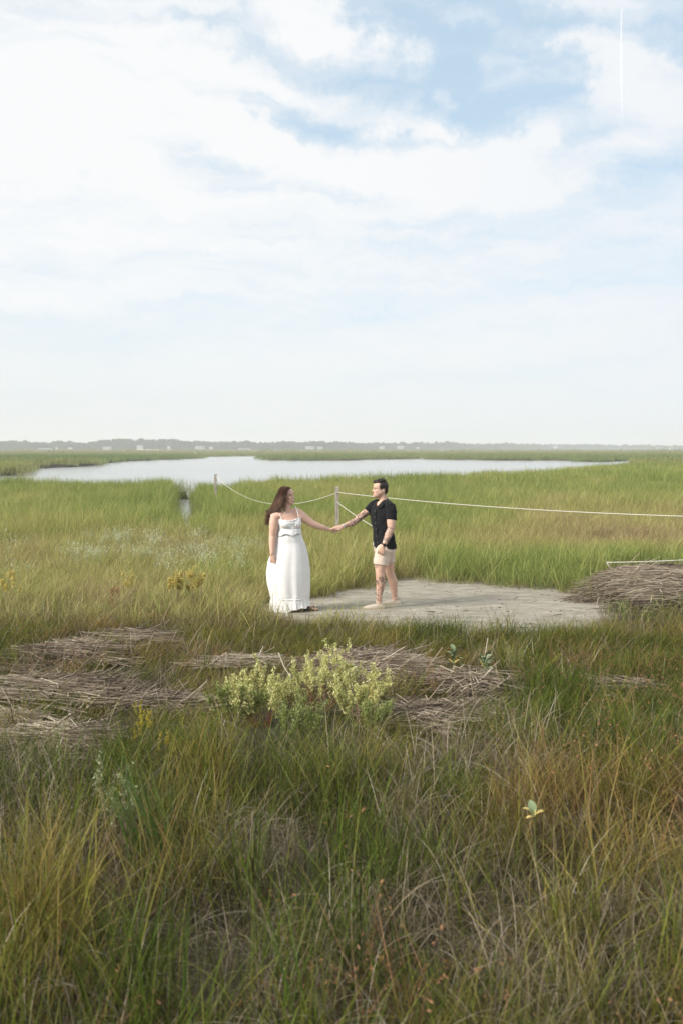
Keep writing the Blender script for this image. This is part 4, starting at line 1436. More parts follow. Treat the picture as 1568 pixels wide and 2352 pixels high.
# pale small flowers in the grass left of the woman
FLOW = leaf_material('pale_flower', [(0, (.30, .36, .16)), (.6, (.42, .47, .26)), (.93, (.66, .68, .52)), (1, (.80, .80, .68))], transl=.3, bright=.2)
P_FLOW = proto_collection('flower_clumps', [blade_mesh('flower_clump', FLOW, 22, .2, (.38, .62), .0035, lean=.15, curl=.2, seg=3, seed=110 + i, heads=7, head_size=.014, head_every=.9) for i in range(3)])
mk('pale_marsh_flowers', P_FLOW, 3, 15, 24, 9, lambda X, Y, u, v: np.exp(-((u - 400) / 190) ** 2 - ((v - 1250) / 26) ** 2) * sstep(.38, .58, fbm(X * 1.1, Y * .8, 3)) + .02 * (u < 900), lambda X, Y, u, v: .2 + .5 * fbm(X, Y, 2), (.8, 1.1), 'pale small-flowered plants scattered in the marsh grass left of the woman', seed=21)
o = bpy.data.objects['pale_marsh_flowers']; o['category'] = 'flowers'


# bits of dead grass blown on the sand
def litter():
    g = np.random.default_rng(12)
    n = 420
    x = g.uniform(-1.2, 4.6, n); y = g.uniform(11.6, 16.8, n)
    ok = sand_mask(x, y) & (g.random(n) < .15 + 1.2 * (fbm(x * 1.6, y * 1.6, 3) > .52))
    x = x[ok]; y = y[ok]; n = len(x)
    V = []; F = []; T = []
    for i in range(n):
        a = g.normal(0, .5); l = g.uniform(.01, .045); w = g.uniform(.002, .005)
        z = float(ground_z(np.array([x[i]]), np.array([y[i]]))[0]) + .012
        c, s = math.cos(a), math.sin(a)
        o = len(V)
        V += [(x[i] - c * l - s * w, y[i] - s * l + c * w, z), (x[i] - c * l + s * w, y[i] - s * l - c * w, z), (x[i] + c * l + s * w, y[i] + s * l - c * w, z + .012 * g.random()), (x[i] + c * l - s * w, y[i] + s * l + c * w, z + .012 * g.random()),
              (x[i], y[i], z + .012)]
        F += [(o, o + 1, o + 4), (o + 1, o + 2, o + 4), (o + 2, o + 3, o + 4), (o + 3, o, o + 4)]; T += [g.random() * .45] * 5
    o = mesh_obj('sand_litter', np.array(V), F, REED, attrs={'tint': np.array(T), 'hf': np.ones(len(V))})
    tag(o, 'dark scraps of dead grass scattered over the bare sand', 'litter', kind='stuff')


litter()
# ------------------------------------------------------------------ people
def V3(*a):
    return Vector(a)


def cap_loft(points, radii, xdir, sides=16, capped=True):
    """closed tube with elliptical rings; radii = (across xdir, other); round ends"""
    P = [Vector(p) for p in points]
    R = [r if isinstance(r, tuple) else (r, r) for r in radii]
    if capped:
        d0 = (P[1] - P[0]).normalized(); d1 = (P[-1] - P[-2]).normalized()
        a0, b0 = R[0]; a1, b1 = R[-1]
        m0 = min(a0, b0); m1 = min(a1, b1)
        pre = [(P[0] - d0 * m0 * s, (a0 * c, b0 * c)) for s, c in ((.92, .38), (.6, .8))]
        post = [(P[-1] + d1 * m1 * s, (a1 * c, b1 * c)) for s, c in ((.6, .8), (.92, .38))]
        P = [p for p, _ in pre] + P + [p for p, _ in post]
        R = [r for _, r in pre] + R + [r for _, r in post]
    n = len(P); V = []; F = []
    xd = Vector(xdir)
    for i in range(n):
        d = (P[min(i + 1, n - 1)] - P[max(i - 1, 0)]).normalized()
        a = (xd - d * xd.dot(d))
        if a.length < 1e-4:
            a = d.orthogonal()
        a.normalize(); b = d.cross(a)
        for s in range(sides):
            t = 6.283185 * s / sides
            V.append(P[i] + a * math.cos(t) * R[i][0] + b * math.sin(t) * R[i][1])
    for i in range(n - 1):
        for s in range(sides):
            s2 = (s + 1) % sides
            F.append((i * sides + s, i * sides + s2, (i + 1) * sides + s2, (i + 1) * sides + s))
    F.append(tuple(range(sides))[::-1]); F.append(tuple((n - 1) * sides + s for s in range(sides)))
    return V, F


def ellipsoid(c, rx, ry, rz, ax, ay, az, n=14, m=9):
    V = []; F = []
    c = Vector(c)
    for i in range(1, m):
        ph = math.pi * i / m
        for j in range(n):
            t = 6.283185 * j / n
            V.append(c + ax * rx * math.sin(ph) * math.cos(t) + ay * ry * math.sin(ph) * math.sin(t) + az * rz * math.cos(ph))
    top = len(V); V.append(c + az * rz); V.append(c - az * rz)
    for i in range(m - 2):
        for j in range(n):
            j2 = (j + 1) % n
            F.append((i * n + j, (i + 1) * n + j, (i + 1) * n + j2, i * n + j2))
    for j in range(n):
        j2 = (j + 1) % n
        F.append((top, j, j2)); F.append((top + 1, (m - 2) * n + j2, (m - 2) * n + j))
    return V, F


class Flesh(MB):
    def limb(self, pts, radii, xdir=(1, 0, 0), sides=16):
        return self.add(*cap_loft(pts, radii, xdir, sides))

    def ell(self, *a, **k):
        return self.add(*ellipsoid(*a, **k))


def fuse(name, mb, voxel, mat, parent, smooth_n=4, smooth_f=.5, origin=(0, 0, 0)):
    """join overlapping closed pieces into one continuous skin"""
    o = Vector(origin)
    me = bpy.data.meshes.new(name)
    me.from_pydata([tuple(Vector(v) - o) for v in mb.v], [], mb.f)
    import bmesh
    bm = bmesh.new(); bm.from_mesh(me); bmesh.ops.recalc_face_normals(bm, faces=bm.faces); bm.to_mesh(me); bm.free()
    tmp = bpy.data.objects.new(name + '_tmp', me); COL.objects.link(tmp)
    r = tmp.modifiers.new('remesh', 'REMESH'); r.mode = 'VOXEL'; r.voxel_size = voxel
    s = tmp.modifiers.new('smooth', 'SMOOTH'); s.iterations = smooth_n; s.factor = smooth_f
    dg = bpy.context.evaluated_depsgraph_get(); dg.update()
    me2 = bpy.data.meshes.new_from_object(tmp.evaluated_get(dg))
    bpy.data.objects.remove(tmp); bpy.data.meshes.remove(me)
    me2.name = name
    me2.polygons.foreach_set('use_smooth', np.ones(len(me2.polygons), bool))
    me2.materials.clear(); me2.materials.append(mat)
    ob = bpy.data.objects.new(name, me2); COL.objects.link(ob)
    ob.parent = parent
    return ob


def coords(ob):
    n = len(ob.data.vertices); a = np.zeros(n * 3, np.float32)
    ob.data.vertices.foreach_get('co', a)
    return a.reshape(-1, 3)


def set_coords(ob, a):
    ob.data.vertices.foreach_set('co', a.astype(np.float32).reshape(-1)); ob.data.update()


def paint(ob, col):
    at = ob.data.attributes.new('Col', 'FLOAT_COLOR', 'POINT')
    c = np.ones((len(col), 4), np.float32); c[:, :3] = col
    at.data.foreach_set('color', c.reshape(-1))


def noise3(p, s, o=0):
    return (fbm(p[:, 0] * s + o, p[:, 2] * s + 3, 3) + fbm(p[:, 1] * s + o + 9, p[:, 2] * s - 4, 3)) / 2


def hand(mb, wrist, dirv, back, thumb, scale=1.0, curl=(.5, .5, .55, .6), thumb_open=.5, spread=.06, palm_curl=.1, wide=1.0):
    """palm, four unequal bent fingers and a thumb from the side of the palm"""
    d = Vector(dirv).normalized(); b = (Vector(back) - d * Vector(back).dot(d)).normalized(); t = Vector(thumb)
    t = (t - d * t.dot(d) - b * t.dot(b)).normalized()
    s = scale
    w = Vector(wrist)
    mb.limb([w - d * .02 * s, w + d * .02 * s, w + d * .055 * s - b * .004, w + d * .088 * s - b * .008], [(.026 * s, .019 * s), (.032 * s, .017 * s), (.040 * s * wide, .015 * s), (.041 * s * wide, .011 * s)], t, 12)
    k0 = w + d * .088 * s - b * .008
    lens = (.072, .080, .074, .058); off = (.030, .010, -.011, -.030)
    for i in range(4):
        p = k0 + t * off[i] * s * wide - d * (.004 * (i == 3) + .018) * s
        dr = (d + t * spread * (1.5 - i)).normalized()
        ang = palm_curl
        pts = [p, p + dr * .02 * s]
        for j, f in enumerate((.45, .32, .26)):
            ang += curl[i] * (1.0, 1.1, .7)[j]
            v = dr * math.cos(ang) - b * math.sin(ang)
            pts.append(pts[-1] + v * lens[i] * f * s)
        mb.limb(pts, [.0095 * s, .0100 * s, .0088 * s, .0080 * s, .0068 * s], t, 9)
    p = w + d * .022 * s + t * .020 * s - b * .004
    v1 = (d * .75 + t * thumb_open * 1.1 - b * .25).normalized(); v2 = (d * .95 + t * thumb_open * .45 - b * .35).normalized()
    mb.limb([p, p + v1 * .040 * s, p + v1 * .040 * s + v2 * .030 * s, p + v1 * .040 * s + v2 * .056 * s], [.015 * s, .0115 * s, .0098 * s, .0078 * s], t, 9)


HEAD = [  # z, front, back, half width (fractions of head height)
    (.00, .27, .02, .11), (.05, .355, -.06, .175), (.13, .385, -.17, .24), (.22, .385, -.26, .275), (.31, .385, -.33, .30), (.40, .375, -.39, .318), (.47, .350, -.42, .325),
    (.53, .345, -.44, .33), (.60, .385, -.455, .34), (.70, .385, -.465, .348), (.80, .355, -.45, .335), (.88, .285, -.39, .295), (.95, .17, -.27, .205), (1.0, .02, -.12, .08)]


class HeadFrame:
    def __init__(self, base, f, H, pitch=0.0, up=(0, 0, 1)):
        self.H = H; self.o = Vector(base)
        f = Vector(f).normalized(); u = Vector(up)
        f2 = (f * math.cos(pitch) + u * math.sin(pitch)).normalized()
        self.l = u.cross(f2).normalized()          # to the person's left
        self.f = f2; self.u = f2.cross(self.l).normalized()

    def p(self, x, y, z):
        return self.o + (self.l * x + self.f * y + self.u * z) * self.H

    def local(self, P):
        q = P - np.array(self.o)
        return np.stack([q @ np.array(self.l), q @ np.array(self.f), q @ np.array(self.u)], -1) / self.H


def add_head(mb, hf, nose=.115, jaw=1.0, fem=False):
    n = 22; V = []; F = []
    for (z, fr, bk, hw) in HEAD:
        c = (fr + bk) / 2; ry = (fr - bk) / 2
        if z < .35:
            hw *= jaw
        for s in range(n):
            t = 6.283185 * s / n
            ct, st = math.cos(t), math.sin(t)
            e = .82 if st > 0 else .95
            x = hw * math.copysign(abs(ct) ** e, ct); y = c + ry * math.copysign(abs(st) ** .95, st)
            V.append(hf.p(x, y, z))
    for i in range(len(HEAD) - 1):
        for s in range(n):
            s2 = (s + 1) % n
            F.append((i * n + s, i * n + s2, (i + 1) * n + s2, (i + 1) * n + s))
    F.append(tuple(range(n))[::-1]); F.append(tuple((len(HEAD) - 1) * n + s for s in range(n)))
    mb.add(V, F)
    H = hf.H
    L, Fd, U = hf.l, hf.f, hf.u
    mb.limb([hf.p(0, .34, .56), hf.p(0, .40, .47), hf.p(0, .36 + nose, .385), hf.p(0, .37, .355)], [(.028 * H, .03 * H), (.036 * H, .035 * H), (.050 * H, .036 * H), (.042 * H, .03 * H)], L, 10)
    for sx in (-1, 1):
        mb.ell(hf.p(sx * .048, .395, .375), .026 * H, .04 * H, .028 * H, L, Fd, U, n=8, m=6)   # nostrils
        mb.ell(hf.p(sx * .145, .315, .60), .10 * H, .065 * H, .028 * H, L, Fd, U, n=10, m=6)   # brow
        mb.ell(hf.p(sx * .18, .25, .40), .12 * H, .10 * H, .075 * H, L, Fd, U, n=10, m=6)     # cheek
        mb.ell(hf.p(sx * .335, -.17, .46), .030 * H, .070 * H, .125 * H, L, (Fd * .95 + L * sx * .35).normalized() * -1, U, n=10, m=7)   # ear
    mb.ell(hf.p(0, .385, .265), .115 * H, .040 * H, .026 * H, L, Fd, U, n=12, m=6)
    mb.ell(hf.p(0, .378, .195), .105 * H, .042 * H, .030 * H, L, Fd, U, n=12, m=6)
    mb.ell(hf.p(0, .352, .085), .10 * H, .06 * H, .075 * H, L, Fd, U, n=12, m=6)


def ell_mask(q, cx, cy, cz, rx, ry, rz, soft=.35):
    d = np.sqrt(((q[:, 0] - cx) / rx) ** 2 + ((q[:, 1] - cy) / ry) ** 2 + ((q[:, 2] - cz) / rz) ** 2)
    return 1 - sstep(1 - soft, 1 + soft, d)


def blend(col, m, c):
    return col * (1 - m[:, None]) + np.array(c)[None, :] * m[:, None]


def seg_coord(P, a, b):
    """position along a bone (0..1) and distance from it"""
    a = np.array(a); b = np.array(b); d = b - a; L2 = d @ d
    t = (P - a) @ d / L2
    q = a + np.clip(t, 0, 1)[:, None] * d
    return t, np.linalg.norm(P - q, axis=1)


SKIN = bpy.data.materials.new('skin'); SKIN.use_nodes = True
_t = NT(SKIN.node_tree)
_c = _t.n('ShaderNodeAttribute', attribute_name='Col').outputs['Color']
_b = _t.n('ShaderNodeBsdfPrincipled', {'Base Color': _c, 'Roughness': .52, 'Specular IOR Level': .35, 'Subsurface Weight': .12, 'Subsurface Scale': .01})
_b.inputs['Subsurface Radius'].default_value = (1.0, .35, .2)
_o = _t.n('ShaderNodeOutputMaterial'); _t.link(_b.outputs[0], _o.inputs[0])


def cloth(name, color, rough=.9, weave=900, bump=.25, sheen=.15, transl=0.0, wrinkle=0.0):
    m, t, b = principled(name, color, rough, .15)
    b.inputs['Sheen Weight'].default_value = sheen
    tc = t.n('ShaderNodeTexCoord')
    n1 = t.n('ShaderNodeTexNoise', {'Vector': tc.outputs['Object'], 'Scale': 9.0, 'Detail': 4.0, 'Roughness': .6})
    mp = t.n('ShaderNodeMapping', {'Vector': tc.outputs['Object'], 'Scale': (1, 1, .35)})
    n2 = t.n('ShaderNodeTexNoise', {'Vector': mp.outputs[0], 'Scale': weave / 6.0, 'Detail': 2.0})
    hh = t.math('MULTIPLY_ADD', n2.outputs[0], .15, n1.outputs[0])
    bp = t.n('ShaderNodeBump', {'Strength': bump, 'Distance': .02, 'Height': hh})
    t.link(bp.outputs[0], b.inputs['Normal'])
    c = t.mix(t.math('MULTIPLY', n2.outputs[0], .35), color, tuple(k * .78 for k in color))
    t.link(c, b.inputs['Base Color'])
    return m


BLACKC = cloth('black_knit', (.011, .0115, .013), .85, bump=.35, sheen=.05)
SHORTC = cloth('cream_linen', (.62, .50, .41), .95, bump=.5)
DRESSC = cloth('white_crepe', (.83, .82, .80), .9, bump=.25)
SHOEC = cloth('pale_canvas', (.53, .46, .37), .95, bump=.3)
SOLEC, _t2, _b2 = principled('shoe_sole', (.40, .33, .22), .8)
SANDALC, _t2, _b2 = principled('brown_leather', (.16, .085, .05), .6)
METAL, _t2, _b2 = principled('silver_metal', (.70, .68, .66), .3, .5); _b2.inputs['Metallic'].default_value = .8
WATCHC, _t2, _b2 = principled('black_watch', (.012, .012, .014), .35, .5)
HAIRD, _t2, _b2 = principled('dark_hair', rough=.5, spec=.35)
_a = _t2.n('ShaderNodeAttribute', attribute_name='tint').outputs['Fac']; _t2.link(_t2.ramp(_a, [(0, (.012, .008, .006)), (.7, (.032, .020, .014)), (1, (.07, .045, .030))]), _b2.inputs['Base Color'])
HAIRB, _t2, _b2 = principled('brown_hair', rough=.42, spec=.45)
_a = _t2.n('ShaderNodeAttribute', attribute_name='tint').outputs['Fac']; _t2.link(_t2.ramp(_a, [(0, (.022, .012, .008)), (.5, (.085, .043, .025)), (.8, (.21, .115, .068)), (1, (.36, .21, .13))]), _b2.inputs['Base Color'])
BUTTONC, _t2, _b2 = principled('shirt_button', (.25, .25, .26), .3, .5)
CORDW, _t2, _b2 = principled('white_cord', (.80, .79, .76), .8)


def smooth_path(pts, n):
    pts = [Vector(p) for p in pts]
    P = [pts[0] * 2 - pts[1]] + pts + [pts[-1] * 2 - pts[-2]]
    out = []
    m = len(pts) - 1
    for i in range(n + 1):
        q = m * i / n; k = min(int(q), m - 1); t = q - k
        a, b, c, d = P[k], P[k + 1], P[k + 2], P[k + 3]
        out.append(.5 * ((2 * b) + (c - a) * t + (2 * a - 5 * b + 4 * c - d) * t * t + (3 * b - a - 3 * c + d) * t ** 3))
    return out


def torso_loft(mb, rows, fwd, side, n=28, top_cap=True):
    """rows = [(centre, half width along side, half depth front, half depth back)]"""
    V = []; F = []
    for (c, a, bf, bb) in rows:
        for s in range(n):
            t = 6.283185 * s / n
            ct, st = math.cos(t), math.sin(t)
            b = bf if st > 0 else bb
            V.append(c + side * a * math.copysign(abs(ct) ** .9, ct) + fwd * b * math.copysign(abs(st) ** .9, st))
    for i in range(len(rows) - 1):
        for s in range(n):
            s2 = (s + 1) % n
            F.append((i * n + s, i * n + s2, (i + 1) * n + s2, (i + 1) * n + s))
    F.append(tuple(range(n))[::-1]); F.append(tuple((len(rows) - 1) * n + s for s in range(n)))
    mb.add(V, F)


# ---------------------------------------------------------------- the man
def mM(cx, cy, Y=13.87):
    return at_depth((1200 + cx / 4.2767) * .6272, (1730 + cy / 4.2767) * .6272, Y)


def mW(cx, cy, Y=13.5):
    return at_depth((930 + cx / 4.2767) * .6272, (1730 + cy / 4.2767) * .6272, Y)


def shoe(parent, heel, toe, up, seed=0):
    """slip-on canvas shoe on a thick pale sole"""
    heel = Vector(heel); toe = Vector(toe)
    d = (toe - heel); L = d.length; d.normalize(); s = Vector((0, 0, 1)).cross(d).normalized(); u = Vector((0, 0, 1))
    #  t, half width, height
    prof = [(0.0, .028, .080), (.05, .036, .090), (.18, .040, .088), (.34, .042, .082), (.48, .045, .080), (.62, .049, .070), (.76, .050, .060), (.88, .043, .050), (.96, .032, .041), (1.0, .018, .032)]
    mb = Flesh(); n = 14; V = []; F = []
    for t, w, h in prof:
        c = heel + d * L * t
        for k in range(n):
            a = math.pi * k / (n - 1)
            V.append(c + s * w * math.cos(a) + u * (.014 + (h - .014) * max(0.0, math.sin(a)) ** .75))
    for i in range(len(prof) - 1):
        for k in range(n - 1):
            F.append((i * n + k, i * n + k + 1, (i + 1) * n + k + 1, (i + 1) * n + k))
        F.append((i * n + n - 1, i * n, (i + 1) * n, (i + 1) * n + n - 1))
    F.append(tuple(range(n))[::-1]); F.append(tuple((len(prof) - 1) * n + k for k in range(n)))
    mb.add(V, F)
    o = fuse('shoe', mb, .004, SHOEC, parent, 3)
    # padded collar round the ankle
    ring = []
    for k in range(21):
        a = 6.283 * k / 20
        c = heel + d * L * (.23 + .165 * math.cos(a)) + s * .036 * math.sin(a) + u * (.092 + .012 * math.cos(a) ** 2 + .010 * max(0, math.cos(a)))
        ring.append(c)
    MB().tube(ring, [.0065] * 21, 8).build('collar', SHOEC, o, True)
    # sole with lifted toe
    V = []; F = []; m = 24
    for lay, (z, g) in enumerate(((0.0, .0), (.010, .004), (.024, .003), (.026, -.004))):
        for k in range(m):
            a = 6.283185 * k / m
            t = .5 + .5 * math.cos(a)
            w = np.interp(t, [p[0] for p in prof], [p[1] for p in prof]) if 0 < t < 1 else .012
            w = max(w, .016) + g
            sx = math.sin(a)
            lat = w * min(1, abs(sx) * 2.4 + .0) * (1 if sx > 0 else -1)
            lift = .014 * max(0, (t - .8) / .2) ** 1.6 + .006 * max(0, (.1 - t) / .1)
            V.append(heel + d * (L * t * 1.0 + g * math.cos(a)) + s * lat + u * (z + lift))
    for i in range(3):
        for k in range(m):
            k2 = (k + 1) % m
            F.append((i * m + k, i * m + k2, (i + 1) * m + k2, (i + 1) * m + k))
    F.append(tuple(range(m))[::-1]); F.append(tuple(3 * m + k for k in range(m)))
    mesh_obj('sole', [tuple(v) for v in V], F, SOLEC, o)
    # lace knot
    c = heel + d * L * .40 + s * .030 + u * .058
    MB().tube([c - d * .018 + s * .006, c, c + d * .016 - u * .006 + s * .006], [.003] * 3, 6).tube([c, c + s * .01 - u * .018], [.003, .002], 6).build('lace', SANDALC, o)
    return o


def build_man():
    root = empty('person', (0, 0, 0), 'man in black shirt and cream shorts with tattooed arms, reaching out one hand', 'person')
    f = Vector((-math.cos(RAD(35)), -math.sin(RAD(35)), 0)); L = Vector((math.sin(RAD(35)), -math.cos(RAD(35)), 0)); U = Vector((0, 0, 1))
    hf = HeadFrame(mM(808, 402), (-.975, -.22, 0), .238, RAD(2))
    B = Flesh()
    add_head(B, hf, nose=.12, jaw=1.08)
    # neck and torso
    B.limb([mM(868, 470), mM(860, 400), mM(848, 330)], [(.064, .060), (.056, .056), (.056, .058)], L, 18)
    rows = [(1175, 890, .172, .112), (1100, 888, .172, .110), (1000, 872, .158, .102), (900, 860, .156, .100), (800, 853, .165, .106), (700, 848, .176, .112), (620, 848, .180, .108), (560, 850, .168, .098), (500, 856, .130, .080), (455, 862, .085, .068)]
    torso_loft(B, [(mM(x, y), a, b, b * .98) for y, x, a, b in rows], f, L)
    nS, nE, nW_ = mM(978, 555, 13.735), mM(988, 875, 13.66), mM(880, 1128, 13.60)
    B.limb([mM(930, 520, 13.78), nS, mM(992, 700, 13.70), mM(990, 790, 13.68), nE, mM(958, 950, 13.645), mM(918, 1040, 13.625), nW_, mM(872, 1150, 13.6)],
           [.062, .068, .064, .062, .049, .054, .044, .030, .030], f, 16)
    fS, fE, fW_ = mM(700, 530, 14.0), mM(425, 768, 13.87), mM(240, 843, 13.72)
    B.limb([mM(770, 520, 14.0), fS, mM(600, 625, 13.95), mM(510, 695, 13.91), fE, mM(365, 800, 13.82), mM(300, 822, 13.77), fW_, mM(225, 848, 13.71)],
           [.066, .060, .051, .047, .044, .046, .037, .028, .027], U, 16)
    # hands
    hand(B, mM(872, 1150, 13.60), (mM(818, 1260, 13.62) - mM(872, 1150, 13.60)), (-.25, -1, .1), (-1, .1, -.45), 1.08, curl=(.42, .40, .38, .40), thumb_open=.35, wide=1.05)
    hand(B, mM(222, 850, 13.705), (mM(120, 880, 13.66) - mM(222, 850, 13.705)), (.05, -.75, .66), (-.25, -.45, .85), 1.12, curl=(.42, .46, .50, .55), thumb_open=.25, palm_curl=.2)
    # legs
    B.limb([mM(905, 1150, 13.80), mM(880, 1260, 13.78), mM(848, 1380, 13.75), mM(826, 1460, 13.735), mM(812, 1560, 13.72), mM(822, 1640, 13.72), mM(829, 1710, 13.72), mM(820, 1800, 13.72), mM(806, 1900, 13.72), mM(800, 1990, 13.72), mM(800, 2070, 13.72)],
           [(.088, .10), (.10, .10), (.097, .095), (.090, .088), (.062, .064), (.062, .066), (.062, .069), (.054, .058), (.042, .046), (.036, .042), (.034, .042)], L, 18)
    B.limb([mM(905, 1160, 13.95), mM(920, 1270, 13.97), mM(940, 1380, 13.99), mM(952, 1470, 14.01), mM(962, 1560, 14.03), mM(992, 1640, 14.06), mM(1018, 1710, 14.08), mM(1030, 1800, 14.10), mM(1036, 1880, 14.11), mM(1044, 1950, 14.12), mM(1050, 2010, 14.12)],
           [(.088, .10), (.094, .095), (.085, .082), (.074, .074), (.060, .064), (.060, .066), (.061, .067), (.053, .055), (.042, .045), (.036, .041), (.035, .042)], L, 18)
    # feet inside the shoes
    B.limb([mM(830, 2095, 13.72), mM(760, 2110, 13.70), mM(640, 2125, 13.69)], [(.032, .035), (.034, .026), (.034, .014)], L, 12)
    B.limb([mM(1075, 2035, 14.12), mM(1010, 2045, 14.115), mM(930, 2060, 14.11)], [(.032, .033), (.034, .026), (.034, .013)], L, 12)
    # ear shells and kneecap
    body = fuse('body', B, .0042, SKIN, root, 3, .5)
    P = coords(body)
    col = np.tile(np.array([.60, .385, .285]), (len(P), 1))
    col *= (.94 + .12 * noise3(P, 9))[:, None]
    q = hf.local(P); head = (q[:, 2] > -.1) & (np.abs(q[:, 0]) < .6) & (np.abs(q[:, 1]) < .8)
    hd = head.astype(float)
    col = blend(col, hd * ell_mask(q, 0, .12, .12, .36, .36, .17, .5) * .30, (.30, .20, .15))      # stubble
    col = blend(col, hd * .12 * ell_mask(q, .2, .24, .38, .16, .14, .14, .8), (.62, .32, .24))
    for sx in (-1, 1):
        col = blend(col, hd * .85 * ell_mask(q, sx * .15, .36, .595, .10, .12, .024, .5), (.055, .035, .025))    # brow
        col = blend(col, hd * .75 * ell_mask(q, sx * .145, .34, .515, .060, .10, .022, .5), (.07, .045, .035))     # eye line
        col = blend(col, hd * .35 * ell_mask(q, sx * .145, .33, .54, .09, .10, .045, .6), (.36, .22, .16))
        col = blend(col, hd * .5 * ell_mask(q, sx * .36, -.17, .47, .05, .045, .07, .6), (.42, .20, .15))
    col = blend(col, hd * .80 * ell_mask(q, 0, .42, .305, .135, .10, .028, .4), (.20, .085, .045))        # moustache
    col = blend(col, hd * .55 * ell_mask(q, 0, .41, .245, .12, .08, .018, .4), (.26, .09, .07))
    col = blend(col, hd * .45 * ell_mask(q, 0, .43, .20, .09, .06, .02, .4), (.52, .24, .20))
    # short hair painted close on the skull edge
    col = blend(col, hd * .85 * (sstep(.16, .05, q[:, 1]) * sstep(.47, .56, q[:, 2]) * (q[:, 1] > -.6)), (.035, .024, .018))
    col = blend(col, hd * .9 * (sstep(-.18, -.26, q[:, 1]) * sstep(.16, .28, q[:, 2])), (.035, .024, .018))

    # tattoos: blotchy shaded motifs with fine lines
    def ink_field(scale, off, thr=.50, soft=.05):
        a = fbm(P[:, 0] * scale + off, P[:, 2] * scale + off * .7, 3)
        b = fbm(P[:, 0] * scale * 2.3 + off + 7, P[:, 2] * scale * 2.3 - off, 2)
        lines = 1 - sstep(.010, .032, np.abs(a - .5))
        lines2 = 1 - sstep(.010, .030, np.abs(b - .48))
        shade = sstep(thr, thr + soft * 2, a) * .75 * sstep(.35, .6, b)
        return np.clip(np.maximum(np.maximum(lines * .8, lines2 * .55), shade), 0, 1)
    t, d = seg_coord(P, nS, nE)
    tf, df = seg_coord(P, nE, nW_)
    m = ((df < .075) & (d > -1)).astype(float) * sstep(-.06, .05, tf) * (1 - sstep(.78, .86, tf)) * (P[:, 1] < nE.y + .03)
    col = blend(col, m * ink_field(24, 3.1, .42, .03) * .92, (.040, .044, .046))
    t, d = seg_coord(P, fS, fE); t2, d2 = seg_coord(P, fE, fW_)
    m = np.maximum((d < .07) * sstep(.30, .42, t) * (1 - sstep(1.0, 1.1, t)), (d2 < .065) * (t2 > -.05) * (1 - sstep(.88, .96, t2)))
    lower = sstep(0.0, .035, ((np.array(fS)[2] + (P[:, 0] - fS.x) * (fE.z - fS.z) / (fE.x - fS.x)) - P[:, 2]))
    col = blend(col, m * np.clip(ink_field(24, 8.3, .41, .03) + .6 * lower * (t < 1) * (t > 0), 0, 1) * .88, (.045, .044, .045))
    lk, la = mM(812, 1560, 13.72), mM(802, 2040, 13.72)
    t, d = seg_coord(P, lk, la)
    leg = (d < .10) & (P[:, 1] < 13.86)
    front = (P[:, 0] < mM(860, 1600, 13.7).x + .05)
    m = leg * sstep(.08, .16, t) * (1 - sstep(.90, .98, t)) * sstep(.36, .44, fbm(P[:, 2] * 9, P[:, 0] * 7 + 2, 2) + .12)
    col = blend(col, m * ink_field(21, 5.7, .37, .03) * .95, (.040, .045, .05))
    m = leg * sstep(.12, .2, t) * (1 - sstep(.5, .65, t)) * sstep(.55, .62, fbm(P[:, 2] * 24 + 5, P[:, 0] * 24, 2))
    col = blend(col, m * .55, (.33, .12, .07))
    tk, dk = seg_coord(P, mM(800, 1440, 13.7), mM(775, 1600, 13.68))
    m = (dk < .075) * (P[:, 0] < mM(795, 1500, 13.7).x) * (tk > -.1) * (tk < 1.1)
    col = blend(col, m * (1 - sstep(.012, .035, np.abs(fbm(P[:, 0] * 26, P[:, 2] * 26, 2) - .5))) * .7, (.10, .085, .075))
    # flushed knees, heels of the hands
    paint(body, np.clip(col, 0, 1))

    # shirt
    S = Flesh()
    rows = [(1186, 891, .193, .128), (1178, 891, .193, .128), (1100, 889, .190, .126), (1040, 880, .182, .122), (960, 864, .172, .117), (900, 858, .170, .117), (820, 852, .178, .122), (740, 848, .190, .128), (660, 847, .197, .131), (600, 848, .198, .127), (550, 850, .190, .116), (500, 855, .158, .096), (458, 861, .104, .080), (425, 865, .072, .066), (405, 868, .068, .064)]
    torso_loft(S, [(mM(x, y), a, b, b) for y, x, a, b in rows], f, L, 36)
    S.limb([mM(925, 510, 13.80), mM(975, 545, 13.735), mM(996, 620, 13.715), mM(996, 700, 13.70)], [.074, .080, .078, .073], f, 20)
    S.add(*cap_loft([mM(985, 600, 13.72), mM(996, 690, 13.70), mM(993, 738, 13.695)], [.074, .075, .074], f, 24, capped=False))
    S.limb([mM(780, 500, 14.0), mM(715, 525, 14.0), mM(670, 572, 13.98)], [.078, .076, .070], U, 20)
    S.add(*cap_loft([mM(705, 540, 14.0), mM(645, 600, 13.965), mM(618, 628, 13.955)], [.074, .068, .063], U, 24, capped=False))
    shirt = fuse('shirt', S, .0048, BLACKC, root, 3, .5)
    P = coords(shirt)
    # drape: diagonal pulls from the reaching shoulder and soft folds at the waist
    nrm = np.zeros(len(P) * 3, np.float32); shirt.data.vertices.foreach_get('normal', nrm); nrm = nrm.reshape(-1, 3)
    zc = P[:, 2]; xc = P[:, 0]
    w1 = np.sin((zc * 26 + xc * 16) + 3 * fbm(xc * 4, zc * 4, 2)) * .0055 * sstep(1.45, 1.15, zc) * sstep(.85, .98, zc)
    w2 = np.sin((zc * 34 - xc * 30) + 4 * fbm(xc * 5 + 3, zc * 5, 2)) * .003
    w3 = (fbm(xc * 9, zc * 9, 3) - .5) * .010
    set_coords(shirt, P + nrm * (w1 + w2 + w3)[:, None])
    # open the collar: cut a V down the front
    import bmesh
    P = coords(shirt)
    top = mM(862, 420); vb = mM(800, 556)
